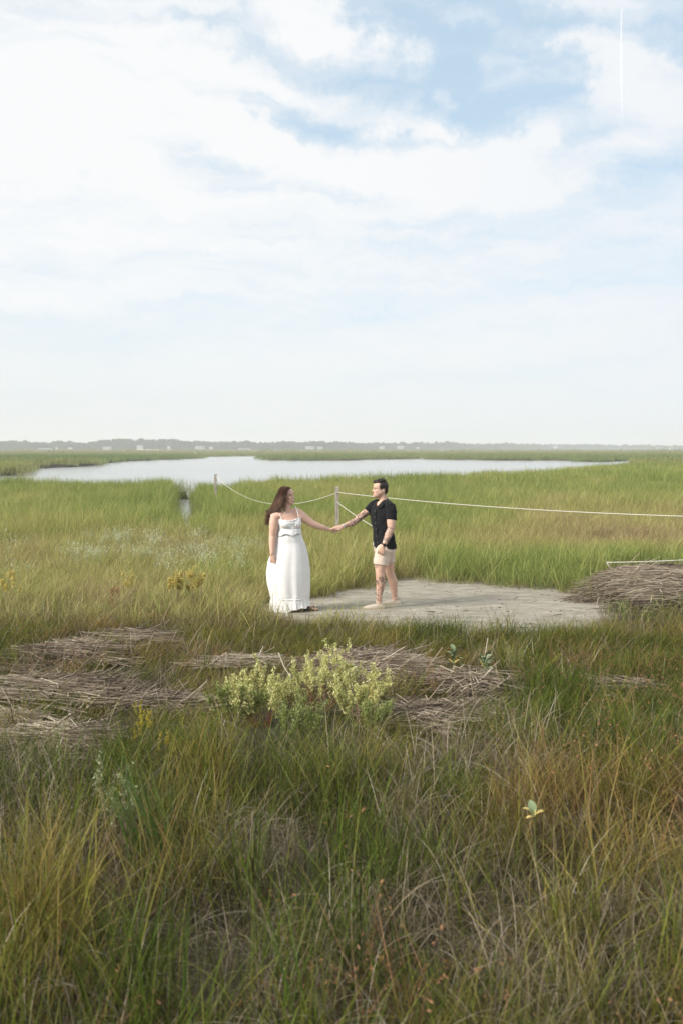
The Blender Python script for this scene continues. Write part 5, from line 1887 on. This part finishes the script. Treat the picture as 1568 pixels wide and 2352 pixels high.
    zt, zb = top.z + .01, vb.z + .0
    cen = np.array(mM(858, 480))
    rel = P - cen; fx = rel @ np.array(f); lx = rel @ np.array(L)
    hgt = (P[:, 2] - zb) / (zt - zb)
    cut = (fx > .01) & (np.abs(lx - .004) < .004 + .064 * np.clip(hgt, 0, 1)) & (hgt > 0)
    cut |= (P[:, 2] > mM(866, 408).z - .003)
    cut |= (P[:, 2] > zt - .012) & (fx > -.01)
    bm = bmesh.new(); bm.from_mesh(shirt.data); bm.verts.ensure_lookup_table()
    bmesh.ops.delete(bm, geom=[bm.verts[i] for i in np.nonzero(cut)[0]], context='VERTS')
    bm.to_mesh(shirt.data); bm.free()
    # collar: two flat lapels folded out, meeting behind the neck
    cb = mM(903, 398, 13.93)
    for inner, outer in (
        ([(908, 368, 13.96), (898, 405, 13.86), (872, 455, 13.775), (838, 503, 13.725), (792, 556, 13.725)], [(932, 398, 13.96), (925, 450, 13.85), (896, 506, 13.75), (868, 522, 13.70), (800, 572, 13.71)]),
        ([(908, 368, 13.96), (840, 385, 14.02), (792, 425, 13.985), (778, 490, 13.88), (788, 556, 13.735)], [(925, 392, 13.99), (838, 412, 14.06), (752, 446, 14.03), (742, 500, 13.92), (782, 572, 13.745)])):
        I = smooth_path([mM(*q_) for q_ in inner], 16); O = smooth_path([mM(*q_) for q_ in outer], 16)
        V = []; F = []
        for k in range(17):
            nn = (O[k] - I[k]).cross(I[min(16, k + 1)] - I[max(0, k - 1)])
            nn = nn.normalized() * .003 if nn.length > 1e-6 else V3(0, .003, 0)
            V += [I[k] + nn, O[k] + nn, O[k] - nn, I[k] - nn]
        for k in range(16):
            for j in range(4):
                F.append((k * 4 + j, k * 4 + (j + 1) % 4, (k + 1) * 4 + (j + 1) % 4, (k + 1) * 4 + j))
        F.append((3, 2, 1, 0)); F.append((64, 65, 66, 67))
        mesh_obj('collar', [tuple(v) for v in V], F, BLACKC, shirt, True)
    # placket and buttons run down the front edge
    def front_point(y, dx=0.0, out=.004):
        r = [(p[0], p[1], p[2], p[3]) for p in rows]
        ys = np.array([p[0] for p in r][::-1]); xs = np.array([p[1] for p in r][::-1]); bs = np.array([p[3] for p in r][::-1])
        c = mM(float(np.interp(y, ys, xs)), y)
        return c + f * (float(np.interp(y, ys, bs)) + out) + L * dx
    pl = MB()
    pp = [front_point(y0, .012, .003) for y0 in range(572, 1180, 12)]
    pl.add(*cap_loft(pp, [(.015, .0035)] * len(pp), L, 10, capped=False))
    pl.build('placket', BLACKC, shirt, True)
    for y0 in (600, 690, 790, 880, 990, 1090):
        c = front_point(y0, .012, .009)
        V, F = ellipsoid(c, .0060, .0025, .0060, L, f, U, 8, 5)
        mesh_obj('button', [tuple(v) for v in V], F, BUTTONC, shirt, True)
    # shorts
    S = Flesh()
    torso_loft(S, [(mM(891, 1140), .176, .118, .118), (mM(889, 1180), .182, .122, .126), (mM(886, 1240), .184, .122, .124)], f, L)
    S.add(*cap_loft([mM(893, 1190, 13.80), mM(872, 1250, 13.775), mM(850, 1320, 13.76), mM(835, 1390, 13.74), mM(827, 1447, 13.735)], [(.102, .108), (.106, .114), (.106, .114), (.106, .108), (.108, .105)], L, 26, capped=False))
    S.add(*cap_loft([mM(905, 1190, 13.95), mM(922, 1260, 13.965), mM(938, 1330, 13.98), mM(948, 1402, 13.99)], [(.108, .108), (.104, .104), (.096, .094), (.096, .088)], L, 26, capped=False))
    shorts = fuse('shorts', S, .005, SHORTC, root, 3, .5)
    P = coords(shorts); nrm = np.zeros(len(P) * 3, np.float32); shorts.data.vertices.foreach_get('normal', nrm); nrm = nrm.reshape(-1, 3)
    w = np.sin(P[:, 2] * 60 + P[:, 0] * 22 + 5 * fbm(P[:, 0] * 6, P[:, 2] * 6, 2)) * .0022 + (fbm(P[:, 0] * 12, P[:, 2] * 14, 3) - .5) * .006 + .003
    set_coords(shorts, P + nrm * w[:, None])
    c0 = mM(716, 1085, 13.79)
    MB().tube([c0, c0 + V3(-.006, -.01, -.025), mM(716, 1165, 13.79)], [.0055, .0055, .005], 6).build('drawstring', CORDW, shorts, True)
    # side seam
    MB().tube([mM(880, 1250, 13.655), mM(868, 1340, 13.645), mM(858, 1440, 13.64)], [.0022] * 3, 5).build('seam', SHORTC, shorts, True)

    shoe(root, mM(890, 2150, 13.70), mM(548, 2148, 13.66), U)
    shoe(root, mM(1146, 2076, 14.13), mM(852, 2072, 14.10), U)

    # watch on the near wrist, light band on the far one
    def band(c, axis, r1, r2, w, mat, name):
        axis = Vector(axis).normalized(); a = axis.orthogonal().normalized(); b = axis.cross(a)
        n = 20; V = []; F = []
        for k in range(n):
            t = 6.283185 * k / n
            for (dr, dz) in ((0, -1), (.004, -.8), (.004, .8), (0, 1)):
                V.append(c + (a * math.cos(t) * (r1 + dr) + b * math.sin(t) * (r2 + dr)) + axis * w * dz)
        for k in range(n):
            k2 = (k + 1) % n
            for j in range(3):
                F.append((k * 4 + j, k * 4 + j + 1, k2 * 4 + j + 1, k2 * 4 + j))
        return mesh_obj(name, [tuple(v) for v in V], F, mat, root, True)
    ax = nW_ - nE
    wb = band(nW_ + ax.normalized() * .005, ax, .033, .033, .010, WATCHC, 'watch')
    c = nW_ + ax.normalized() * .006 + V3(.004, -.034, 0)
    mb = MB().add(*cap_loft([c, c + V3(0, -.010, 0)], [.024, .023], (1, 0, 0), 8, capped=False))
    mb.build('watch_face', WATCHC, wb)
    ax2 = fW_ - fE
    band(fW_ + ax2.normalized() * .004, ax2, .031, .031, .010, METAL, 'bracelet')

    # hair: short sides, longer swept top with loose wisps
    Hh = Flesh(); H = hf.H
    Lh, Fh, Uh = hf.l, hf.f, hf.u
    Hh.ell(hf.p(0, -.10, .70), .372 * H, .405 * H, .36 * H, Lh, Fh, Uh, n=20, m=14)
    Hh.ell(hf.p(0, -.28, .50), .27 * H, .215 * H, .30 * H, Lh, Fh, Uh, n=16, m=10)
    Hh.ell(hf.p(0, .16, .965), .25 * H, .24 * H, .115 * H, Lh, (Fh * .95 + Uh * -.12).normalized(), Uh, n=16, m=10)
    Hh.ell(hf.p(.02, -.08, 1.03), .25 * H, .26 * H, .10 * H, Lh, Fh, Uh, n=16, m=10)
    for sx in (-1, 1):
        Hh.limb([hf.p(sx * .315, .10, .72), hf.p(sx * .325, .03, .60), hf.p(sx * .325, -.03, .52)], [(.05 * H, .03 * H), (.05 * H, .022 * H), (.035 * H, .014 * H)], Fh, 8)
    hair = fuse('hair', Hh, .0042, HAIRD, root, 2, .4)
    P = coords(hair); nrm = np.zeros(len(P) * 3, np.float32); hair.data.vertices.foreach_get('normal', nrm); nrm = nrm.reshape(-1, 3)
    q = hf.local(P)
    wv = (fbm(q[:, 0] * 14 + q[:, 1] * 3, q[:, 2] * 7 + q[:, 1] * 4, 3) - .5) * .022 * sstep(.7, .95, q[:, 2]) + (fbm(q[:, 0] * 25, q[:, 1] * 9, 2) - .5) * .006
    # clear the ears
    ear = (1 - sstep(.10, .17, np.sqrt((q[:, 1] + .17) ** 2 + ((q[:, 2] - .44) * .75) ** 2))) * (np.abs(q[:, 0]) > .2)
    P2 = P + nrm * (wv - .03 * ear)[:, None]
    set_coords(hair, P2)
    at = hair.data.attributes.new('tint', 'FLOAT', 'POINT'); at.data.foreach_set('value', (np.clip(noise3(P, 60) * 1.4 - .3, 0, 1) * .7).astype(np.float32))
    g = np.random.default_rng(77)
    mb = MB()
    for k in range(520):
        a = g.uniform(0, 6.283); r = g.uniform(0, 1) ** .6
        x = math.cos(a) * .27 * r; y = .02 + math.sin(a) * .33 * r
        z = .70 + .385 * math.sqrt(max(0, 1 - (x / .372) ** 2 - ((y + .06) / .43) ** 2))
        if z < .86:
            continue
        p = hf.p(x, y, z)
        ln = g.uniform(.015, .032)
        d = (Uh * g.uniform(.0, .55) - Fh * g.uniform(.2, .9) + Lh * g.normal(0, .35)).normalized()
        d2 = (d - Fh * .7 - Uh * .35).normalized()
        mb.tube([p, p + d * ln * .5, p + d * ln * .5 + d2 * ln * .6], [.0013, .0012, .0005], 3, g.random())
    for k in range(22):
        p = hf.p(g.normal(0, .07), -.10 + g.normal(0, .05), 1.10)
        d = (Uh + Fh * g.uniform(-.9, .5) + Lh * g.normal(0, .3)).normalized()
        ln = g.uniform(.015, .034)
        mb.tube([p, p + d * ln * .6, p + d * ln + Fh * g.uniform(-.015, .015)], [.0018, .0014, .0005], 3, g.random())
    st = mb.build('hair_tuft', HAIRD, hair)
    st['kind'] = 'stuff'
    # moustache
    V, F = ellipsoid(hf.p(0, .415, .305), .115 * H, .035 * H, .024 * H, Lh, Fh, Uh, 12, 6)
    MUST, _a, _b = principled('moustache_hair', (.17, .075, .04), .8)
    mesh_obj('moustache', [tuple(v) for v in V], F, MUST, root, True)
    return dict(nW=nW_, fW=fW_)


build_man()


# ---------------------------------------------------------------- the woman
def build_woman():
    root = empty('person', (0, 0, 0), 'laughing woman in a long white strappy dress with long windblown brown hair', 'person')
    f = Vector((.33, -.944, 0)); L = Vector((.944, .33, 0)); U = Vector((0, 0, 1))
    hf = HeadFrame(mW(538, 508, 13.50), (.84, -.54, 0), .232, RAD(5))
    B = Flesh()
    add_head(B, hf, nose=.085, jaw=.96, fem=True)
    B.limb([mW(520, 640), mW(522, 560), mW(530, 450, 13.50)], [(.062, .058), (.052, .052), (.052, .054)], L, 18)
    rows = [(1250, 560, .13, .11), (1150, 560, .138, .11), (1050, 556, .132, .10), (960, 554, .128, .095), (880, 553, .134, .100), (800, 550, .150, .118), (750, 540, .156, .110), (700, 522, .160, .095), (655, 512, .142, .080), (620, 515, .090, .064)]
    torso_loft(B, [(mW(x, y), a, b, b * .95) for y, x, a, b in rows], f, L)
    # bust
    for dx in (-.068, .068):
        c = mW(556, 800) + L * dx + f * .075
        B.ell(c, .070, .060, .068, L, f, U)
    rS, rE, rW_ = mW(325, 705, 13.44), mW(292, 1000, 13.42), mW(287, 1255, 13.36)
    B.limb([mW(420, 665, 13.46), rS, mW(316, 790, 13.43), mW(306, 890, 13.42), rE, mW(287, 1080, 13.40), mW(285, 1170, 13.38), rW_, mW(283, 1275, 13.36)],
           [.060, .068, .066, .058, .048, .045, .039, .030, .029], f, 16)
    lS, lE, lW_ = mW(672, 628, 13.54), mW(915, 805, 13.56), mW(1150, 888, 13.63)
    B.limb([mW(600, 630, 13.52), lS, mW(752, 688, 13.54), mW(830, 745, 13.55), lE, mW(1000, 840, 13.58), mW(1080, 866, 13.60), lW_, mW(1170, 893, 13.635)],
           [.060, .068, .066, .058, .049, .046, .038, .028, .026], U, 16)
    hand(B, mW(283, 1275, 13.36), (.02, .02, -1), (-.55, -.83, 0), (.80, -.58, -.1), 1.04, curl=(.16, .18, .22, .28), thumb_open=.30)
    hand(B, mW(1172, 894, 13.635), (mW(1285, 925, 13.66) - mW(1172, 894, 13.635)), (.15, -.35, -.9), (.1, -.9, .45), .98, curl=(.16, .18, .22, .28), thumb_open=.75, palm_curl=.0)
    # legs under the skirt, feet in sandals
    for (hx, kx, ax, ay, ankY) in ((510, 500, 560, 2060, 13.50), (610, 680, 815, 2060, 13.60)):
        B.limb([mW(hx, 1180), mW((hx + kx) / 2, 1400), mW(kx, 1620, 13.49), mW((kx + ax) / 2, 1800, ankY), mW(ax, ay, ankY), mW(ax, ay + 55, ankY)], [.095, .082, .060, .056, .036, .034], L, 14)
    hl = mW(800, 2118, 13.60); tl = mW(985, 2160, 13.50)
    B.limb([hl + V3(-.005, 0, .022), hl.lerp(tl, .35) + V3(0, 0, .030), hl.lerp(tl, .7) + V3(0, 0, .018), tl + V3(-.03, 0, .012)], [(.026, .024), (.030, .026), (.038, .016), (.036, .010)], (.4, .9, 0), 12)
    hr = mW(565, 2085, 13.52); tr_ = mW(600, 2150, 13.36)
    tr_.z = .012; hr.z = .02
    B.limb([hr + V3(0, 0, .02), hr.lerp(tr_, .4) + V3(0, 0, .028), hr.lerp(tr_, .75) + V3(0, 0, .016), tr_ + V3(0, 0, .010)], [(.026, .024), (.030, .026), (.038, .016), (.036, .010)], (1, 0, 0), 12)
    for (a, b_) in ((hl, tl), (hr, tr_)):
        d = (b_ - a).normalized(); s = U.cross(d).normalized()
        for k in range(5):
            p = b_ + s * (.030 - .015 * k) * 1.0 - d * (.012 + .003 * abs(k - 1)) + U * .012
            B.limb([p - d * .015, p + d * (.022 - .003 * k)], [.0095 - .0008 * k, .008 - .0008 * k], s, 8)
    body = fuse('body', B, .0042, SKIN, root, 3, .5)
    P = coords(body)
    col = np.tile(np.array([.645, .415, .315]), (len(P), 1)) * (.95 + .10 * noise3(P, 8))[:, None]
    q = hf.local(P); hd = ((q[:, 2] > -.1) & (np.abs(q[:, 0]) < .6) & (np.abs(q[:, 1]) < .8)).astype(float)
    for sx in (-1, 1):
        col = blend(col, hd * .22 * ell_mask(q, sx * .2, .26, .38, .15, .14, .12, .8), (.66, .30, .23))
        col = blend(col, hd * .70 * ell_mask(q, sx * .155, .36, .60, .095, .12, .017, .5), (.10, .06, .045))
        col = blend(col, hd * .85 * ell_mask(q, sx * .145, .34, .525, .065, .10, .020, .5), (.06, .035, .03))
        col = blend(col, hd * .3 * ell_mask(q, sx * .145, .33, .545, .09, .10, .04, .6), (.42, .25, .19))
    sm = q[:, 2] - .9 * (q[:, 0] ** 2)         # smile curves up at the ends
    qs = q.copy(); qs[:, 2] = sm
    col = blend(col, hd * .9 * ell_mask(qs, 0, .40, .222, .150, .12, .062, .25), (.40, .12, .11))
    col = blend(col, hd * .9 * ell_mask(qs, 0, .40, .222, .118, .12, .034, .25), (.10, .025, .025))
    col = blend(col, hd * .95 * ell_mask(qs, 0, .40, .238, .112, .12, .020, .3), (.85, .82, .78))
    # warm upper chest and arms
    col = blend(col, .18 * ell_mask((P - np.array(mW(520, 700, 13.4))), 0, 0, 0, .16, .2, .10, .7), (.62, .30, .22))
    paint(body, np.clip(col, 0, 1))

    # skirt and bodice of the dress
    def ring_sheet(rows, n, yc, wave, name, parent, zslope=None, solid=.004, mat=DRESSC):
        V = []; F = []
        m = len(rows)
        for i, (y, xl, xr, bf) in enumerate(rows):
            t = i / (m - 1)
            cx = (xl + xr) / 2
            c = mW(cx, y, yc); a = (mW(xr, y, yc).x - mW(xl, y, yc).x) / 2
            for s in range(n):
                th = 6.283185 * s / n
                k = 1 + wave(th, t, i)
                ct, st = math.cos(th), math.sin(th)
                p = Vector((c.x + a * k * math.copysign(abs(ct) ** .92, ct), c.y - bf * k * math.copysign(abs(st) ** .92, st), c.z))
                if zslope:
                    p.z += zslope(th, t, p)
                V.append(tuple(p))
        for i in range(m - 1):
            for s in range(n):
                s2 = (s + 1) % n
                F.append((i * n + s, i * n + s2, (i + 1) * n + s2, (i + 1) * n + s))
        o = mesh_obj(name, V, F, mat, parent, True)
        if solid:
            md = o.modifiers.new('solidify', 'SOLIDIFY'); md.thickness = solid; md.offset = -1
        return o

    def resample(rows, k):
        ys = np.array([r[0] for r in rows], float)
        out = []
        for t in np.linspace(0, 1, k):
            y = ys[0] + (ys[-1] - ys[0]) * t
            out.append((y,) + tuple(float(np.interp(y, ys, [r[j] for r in rows])) for j in (1, 2, 3)))
        return out

    g = np.random.default_rng(31)
    ph = g.random(6) * 6.28
    sk = [(930, 385, 732, .126), (970, 361, 749, .153), (1020, 346, 761, .160), (1100, 325, 795, .160), (1200, 290, 825, .175), (1300, 252, 845, .190), (1400, 218, 860, .200), (1550, 196, 872, .212), (1700, 206, 870, .215), (1800, 228, 868, .212), (1900, 255, 864, .205), (1958, 262, 861, .200)]

    def wv(th, t, i):
        a = .004 + .030 * t ** 1.3
        folds = math.cos(7 * th + ph[0] + .6 * t) * .8 + math.cos(11 * th + ph[1] - .9 * t) * .6 + math.cos(17 * th + ph[2]) * .35 + math.cos(4 * th + ph[5] + t) * .6
        fine = math.cos(46 * th + ph[3]) * .0035 * (1 - t) ** 2
        return a * folds + fine
    skirt = ring_sheet(resample(sk, 44), 260, 13.52, wv, 'skirt', root)

    # gathered hem tier
    rf = [(1945, 270, 855, .196), (1962, 259, 864, .208), (1985, 258, 866, .206), (2050, 255, 871, .214), (2110, 252, 880, .220), (2160, 250, 886, .226), (2180, 249, 889, .228)]

    def rw(th, t, i):
        return (.008 + .024 * t) * (math.cos(19 * th + ph[1] + .5 * t) * .7 + math.cos(31 * th + ph[4]) * .5 + math.cos(12 * th + ph[2] - t) * .7) + .008 * math.cos(70 * th) * (1 - t)

    def rz(th, t, p):
        # the hem lifts over the feet and to her left, touches the ground at her right
        x = (p.x - mW(570, 2100, 13.52).x)
        lift = .052 * float(sstep(-.02, .10, np.array(x))) + .020 * float(sstep(.16, .27, np.array(x)))
        base = .0
        z = lift * t ** 2 + .010 * t * math.cos(12 * th + 1.0)
        back = .020 * t * (1 if math.sin(th) < 0 else 0)
        return z + back + .012 * t * t
    ring_sheet(resample(rf, 16), 300, 13.52, rw, 'hem_ruffle', skirt, zslope=rz)
    # gathering line above the ruffle
    ring_sheet([(1950, 262, 862, .203), (1957, 255, 868, .212), (1966, 256, 867, .210), (1972, 262, 862, .203)], 220, 13.52, lambda th, t, i: .006 * math.cos(60 * th) + .022 * (math.cos(7 * th + ph[0]) * .8 + math.cos(11 * th + ph[1]) * .6) * .6, 'hem_gather', skirt)

    # bodice: fused over the bust, then gathered
    S = Flesh()
    rows = [(975, 553, .150, .112), (930, 553, .150, .112), (880, 553, .152, .118), (830, 552, .158, .132), (785, 550, .168, .144), (755, 546, .168, .140), (736, 544, .166, .132)]
    torso_loft(S, [(mW(x, y), a, b, b * .85) for y, x, a, b in rows], f, L, 36)
    for dx in (-.070, .070):
        S.ell(mW(556, 805) + L * dx + f * .078, .076, .068, .062, L, f, U)
    bod = fuse('bodice', S, .0045, DRESSC, root, 4, .5)
    P = coords(bod); nrm = np.zeros(len(P) * 3, np.float32); bod.data.vertices.foreach_get('normal', nrm); nrm = nrm.reshape(-1, 3)
    ang = np.arctan2((P - np.array(mW(550, 850))) @ np.array(f), (P - np.array(mW(550, 850))) @ np.array(L))
    w = .0022 * np.sin(ang * 44) + .003 * (fbm(ang * 6, P[:, 2] * 10, 2) - .5)
    # left top corner stands higher than the right one, scalloped edge
    top = (P[:, 2] > mW(550, 770).z)
    lx = (P - np.array(mW(550, 740))) @ np.array(L)
    P2 = P + nrm * w[:, None]
    P2[:, 2] += np.where(top, .11 * np.clip(lx, -.02, .2) * 1.4 - .012 * np.cos(lx * 18) * .5 + .004 * np.sin(lx * 130), 0)
    set_coords(bod, P2)
    # frill along the neckline
    def neck_frill():
        V = []; F = []; n = 120
        for i in range(n):
            th = -.35 + (math.pi + .7) * i / (n - 1)
            c = mW(548, 742)
            ct, st = math.cos(th), math.sin(th)
            a, b = .168, .135
            lx = a * ct
            zz = c.z + .11 * max(-.02, min(.2, lx)) * 1.4 - .006 * math.cos(lx * 18)
            p = Vector((c.x, c.y, zz)) + L * a * ct + f * b * st
            o = (L * ct + f * st)
            wob = .0022 * math.sin(i * 1.9)
            V += [p + o * .000 - U * .008, p + o * (.003 + wob), p + o * (.002 + wob) + U * (.008 + .0025 * math.sin(i * 1.1))]
        for i in range(n - 1):
            for k in range(2):
                F.append((i * 3 + k, (i + 1) * 3 + k, (i + 1) * 3 + k + 1, i * 3 + k + 1))
        o = mesh_obj('neck_frill', [tuple(v) for v in V], F, DRESSC, bod, True)
        md = o.modifiers.new('solidify', 'SOLIDIFY'); md.thickness = .003
    neck_frill()
    # elastic under the bust and the short peplum below it
    pep = [(872, 395, 715, .122), (884, 384, 724, .132), (896, 372, 734, .136), (925, 368, 741, .144), (955, 362, 746, .150), (985, 356, 750, .155)]

    def pz(th, t, p):
        return t * (.012 * math.cos(3 * th + 1.2) + .008 * math.cos(7 * th)) + .028 * t * (1 if p.x > mW(640, 900).x else 0) * min(1, (p.x - mW(640, 900).x) / .05) + .010 * t
    ring_sheet(resample(pep, 12), 200, 13.50, lambda th, t, i: (.004 + .012 * t) * (math.cos(9 * th + ph[4]) * .7 + math.cos(15 * th + ph[0]) * .5) + .008 * math.cos(52 * th) * (1 - t), 'peplum', bod, zslope=pz)
    # straps
    def strap(a, b, c_, name='strap'):
        pts = smooth_path([a, b, c_], 10)
        mb = MB().add(*cap_loft(pts, [(.0058, .0020)] * len(pts), L, 8))
        mb.build(name, DRESSC, bod, True)
    strap(mW(440, 740, 13.36), mW(415, 680, 13.375), mW(385, 618, 13.44))
    strap(mW(700, 692, 13.42), mW(680, 610, 13.44), mW(650, 528, 13.50))
    strap(mW(385, 618, 13.44), mW(400, 610, 13.52), mW(440, 700, 13.60))
    strap(mW(650, 528, 13.50), mW(655, 560, 13.58), mW(660, 690, 13.62))
    # ties at the front with loops
    def tie(pts, r=.0026):
        p = smooth_path([mW(x, y, 13.36 + dy) for x, y, dy in pts], 12)
        MB().tube(p, [r] * len(p), 6).build('tie', DRESSC, bod, True)
    tie([(598, 850, -.01), (570, 830, -.02), (562, 870, -.02), (596, 856, -.012)])
    tie([(600, 850, -.01), (640, 825, -.015), (650, 860, -.015), (602, 856, -.01)])
    tie([(598, 855, -.012), (585, 930, -.02), (582, 985, -.03), (576, 1030, -.035)])
    tie([(602, 855, -.012), (612, 900, -.02), (606, 960, -.03), (612, 1010, -.035)])

    # sandals
    for (a, b_) in ((hl, tl), (hr, tr_)):
        d = (b_ - a); Ls = d.length; d.normalize(); s = U.cross(d).normalized()
        V = []; F = []; m = 20
        for z in (0, .012):
            for k in range(m):
                t = 6.283185 * k / m
                x = .5 + .5 * math.cos(t); w = (.030 + .014 * x) * math.copysign(min(1, abs(math.sin(t)) * 1.8), math.sin(t))
                p = a + d * (Ls * (x * 1.08 - .03)) + s * w
                p.z = z + (a.z + (b_.z - a.z) * x if a.z > .0 else 0) * 0 + .006
                V.append(tuple(p))
        for k in range(m):
            F.append((k, (k + 1) % m, m + (k + 1) % m, m + k))
        F.append(tuple(range(m))[::-1]); F.append(tuple(m + k for k in range(m)))
        so = mesh_obj('sandal', V, F, SANDALC, root)
        c = a + d * Ls * .72
        mb = MB()
        for sx in (-1, 1):
            p = smooth_path([c + s * sx * .042 - d * .05 + U * .012, c + s * sx * .030 - d * .02 + U * .042, b_ - d * .035 + U * .032, b_ - d * .022 + U * .012], 8)
            mb.tube(p, [.0045] * len(p), 6)
        mb.build('strap', SANDALC, so, True)

    # jewellery
    V, F = ellipsoid(hf.p(-.335, -.16, .27), .006, .006, .011, Vector((1, 0, 0)), Vector((0, 1, 0)), U, 8, 6)
    mesh_obj('earring', [tuple(v) for v in V], F, METAL, root, True)
    nk = smooth_path([mW(455, 585, 13.45), mW(480, 625, 13.395), mW(545, 662, 13.372), mW(585, 625, 13.40), mW(588, 575, 13.46)], 16)
    MB().tube(nk, [.0013] * len(nk), 5).tube([nk[8], nk[8] - U * .016], [.003, .003], 6).build('necklace', METAL, root)
    axv = (lW_ - lE).normalized(); a_ = axv.orthogonal().normalized(); b2 = axv.cross(a_)
    pts = [lW_ + (a_ * math.cos(t) + b2 * math.sin(t)) * .031 for t in np.linspace(0, 6.283, 17)]
    MB().tube(pts, [.0022] * 17, 6).build('bracelet', METAL, root, True)

    # ---------------- hair
    Hh = Flesh(); H = hf.H
    Lh, Fh, Uh = hf.l, hf.f, hf.u
    Hh.ell(hf.p(0, -.13, .65), .375 * H, .385 * H, .385 * H, Lh, Fh, Uh, n=20, m=14)
    Hh.limb([hf.p(-.10, -.22, .70), mW(430, 400, 13.47), mW(395, 490, 13.47), mW(350, 570, 13.48), mW(300, 625, 13.50)], [(.070, .055), (.046, .045), (.044, .038), (.032, .028), (.012, .012)], (1, 0, 0), 14)
    Hh.limb([mW(400, 500, 13.50), mW(330, 600, 13.53), mW(268, 700, 13.56), mW(225, 790, 13.57)], [(.036, .03), (.030, .026), (.020, .02), (.010, .010)], (1, 0, 0), 12)
    Hh.limb([hf.p(-.33, .04, .72), mW(487, 420, 13.385), mW(462, 500, 13.40), mW(425, 570, 13.42)], [(.022, .02), (.024, .022), (.026, .022), (.018, .015)], (1, 0, 0), 10)
    HAIRC, _a1, _b1 = principled('hair_mass', (.045, .024, .015), .8, .1)
    hair = fuse('hair', Hh, .0045, HAIRC, root, 3, .5)
    P = coords(hair)
    nrm = np.zeros(len(P) * 3, np.float32); hair.data.vertices.foreach_get('normal', nrm); nrm = nrm.reshape(-1, 3)
    # strand-like ridges along the flow
    q = (P[:, 0] * .80 + P[:, 2] * -.45) * 1.0
    rid = np.sin(q * 260 + 5 * fbm(P[:, 2] * 6, P[:, 0] * 6, 2))
    set_coords(hair, P + nrm * (.0018 * rid - .002)[:, None])
    at = hair.data.attributes.new('tint', 'FLOAT', 'POINT'); at.data.foreach_set('value', np.clip(.22 + .18 * rid, 0, 1).astype(np.float32))
    G = [
        [(545, 228, .02), (428, 232, .02), (378, 318, .02), (335, 430, .01), (280, 535, .01), (220, 605, .03), (160, 592, .05)],
        [(552, 236, -.03), (458, 240, -.05), (415, 340, -.07), (370, 460, -.07), (315, 560, -.05), (250, 640, -.01), (180, 690, .02)],
        [(560, 240, -.06), (505, 262, -.09), (470, 350, -.11), (430, 460, -.11), (385, 550, -.10), (330, 615, -.07), (270, 620, -.04)],
        [(574, 246, -.055), (535, 280, -.09), (508, 360, -.115), (488, 450, -.11), (460, 530, -.10), (415, 600, -.10), (365, 635, -.08)],
        [(500, 228, .04), (405, 290, .05), (335, 460, .05), (275, 600, .06), (222, 700, .06), (185, 780, .06), (155, 838, .06)],
        [(500, 240, .05), (430, 380, .08), (370, 540, .09), (315, 650, .08), (268, 740, .07), (246, 800, .06), (234, 865, .06)],
        [(585, 250, .06), (560, 236, .09), (500, 260, .10), (430, 340, .10), (380, 470, .10), (320, 600, .09), (270, 700, .08)],
    ]
    order = [(0, 1), (1, 2), (2, 3), (0, 4), (4, 5), (4, 5), (0, 6), (1, 2), (2, 3), (0, 1)]
    g = np.random.default_rng(99)
    mb = MB()
    for k in range(1900):
        a, b_ = order[g.integers(len(order))]
        w = g.random()
        pts = []
        jit = g.normal(0, 1, 3) * np.array([9, 7, .010])
        amp = g.uniform(4, 13); phs = g.random() * 6.28; fr = g.uniform(.9, 1.8)
        end = g.uniform(.62, 1.0)
        for j in range(7):
            pa, pb_ = G[a][j], G[b_][j]
            x = pa[0] * (1 - w) + pb_[0] * w; y = pa[1] * (1 - w) + pb_[1] * w; dz = pa[2] * (1 - w) + pb_[2] * w
            t = j / 6
            x += jit[0] * (.2 + t) + amp * math.sin(j * fr + phs) * t * 1.3
            y += jit[1] * (.2 + t) + amp * math.cos(j * fr + phs) * t
            # wind lifts the ends
            pts.append(mW(x, y, 13.5 + dz * (1 + .05 * jit[0] / 7)))
        sp = smooth_path(pts, 16)
        m_ = int(len(sp) * end)
        sp = sp[:max(6, m_)]
        n_ = len(sp)
        rad = [.0024 * (1 - .75 * (i / (n_ - 1)) ** 2) + .0003 for i in range(n_)]
        mb.tube(sp, rad, 3, float(np.clip(g.beta(2, 2.2), 0, 1)))
    # a few loose flyaway ends
    for k in range(46):
        x0, y0 = g.uniform(215, 330), g.uniform(560, 760)
        p = [mW(x0, y0, 13.52), mW(x0 - g.uniform(20, 45), y0 + g.uniform(-5, 30), 13.52), mW(x0 - g.uniform(50, 95), y0 + g.uniform(-35, 30), 13.53)]
        sp = smooth_path(p, 7)
        mb.tube(sp, [.0016 * (1 - .8 * i / 7) + .0003 for i in range(8)], 3, g.random())
    st = mb.build('hair_strands', HAIRB, hair)
    st['kind'] = 'stuff'


build_woman()
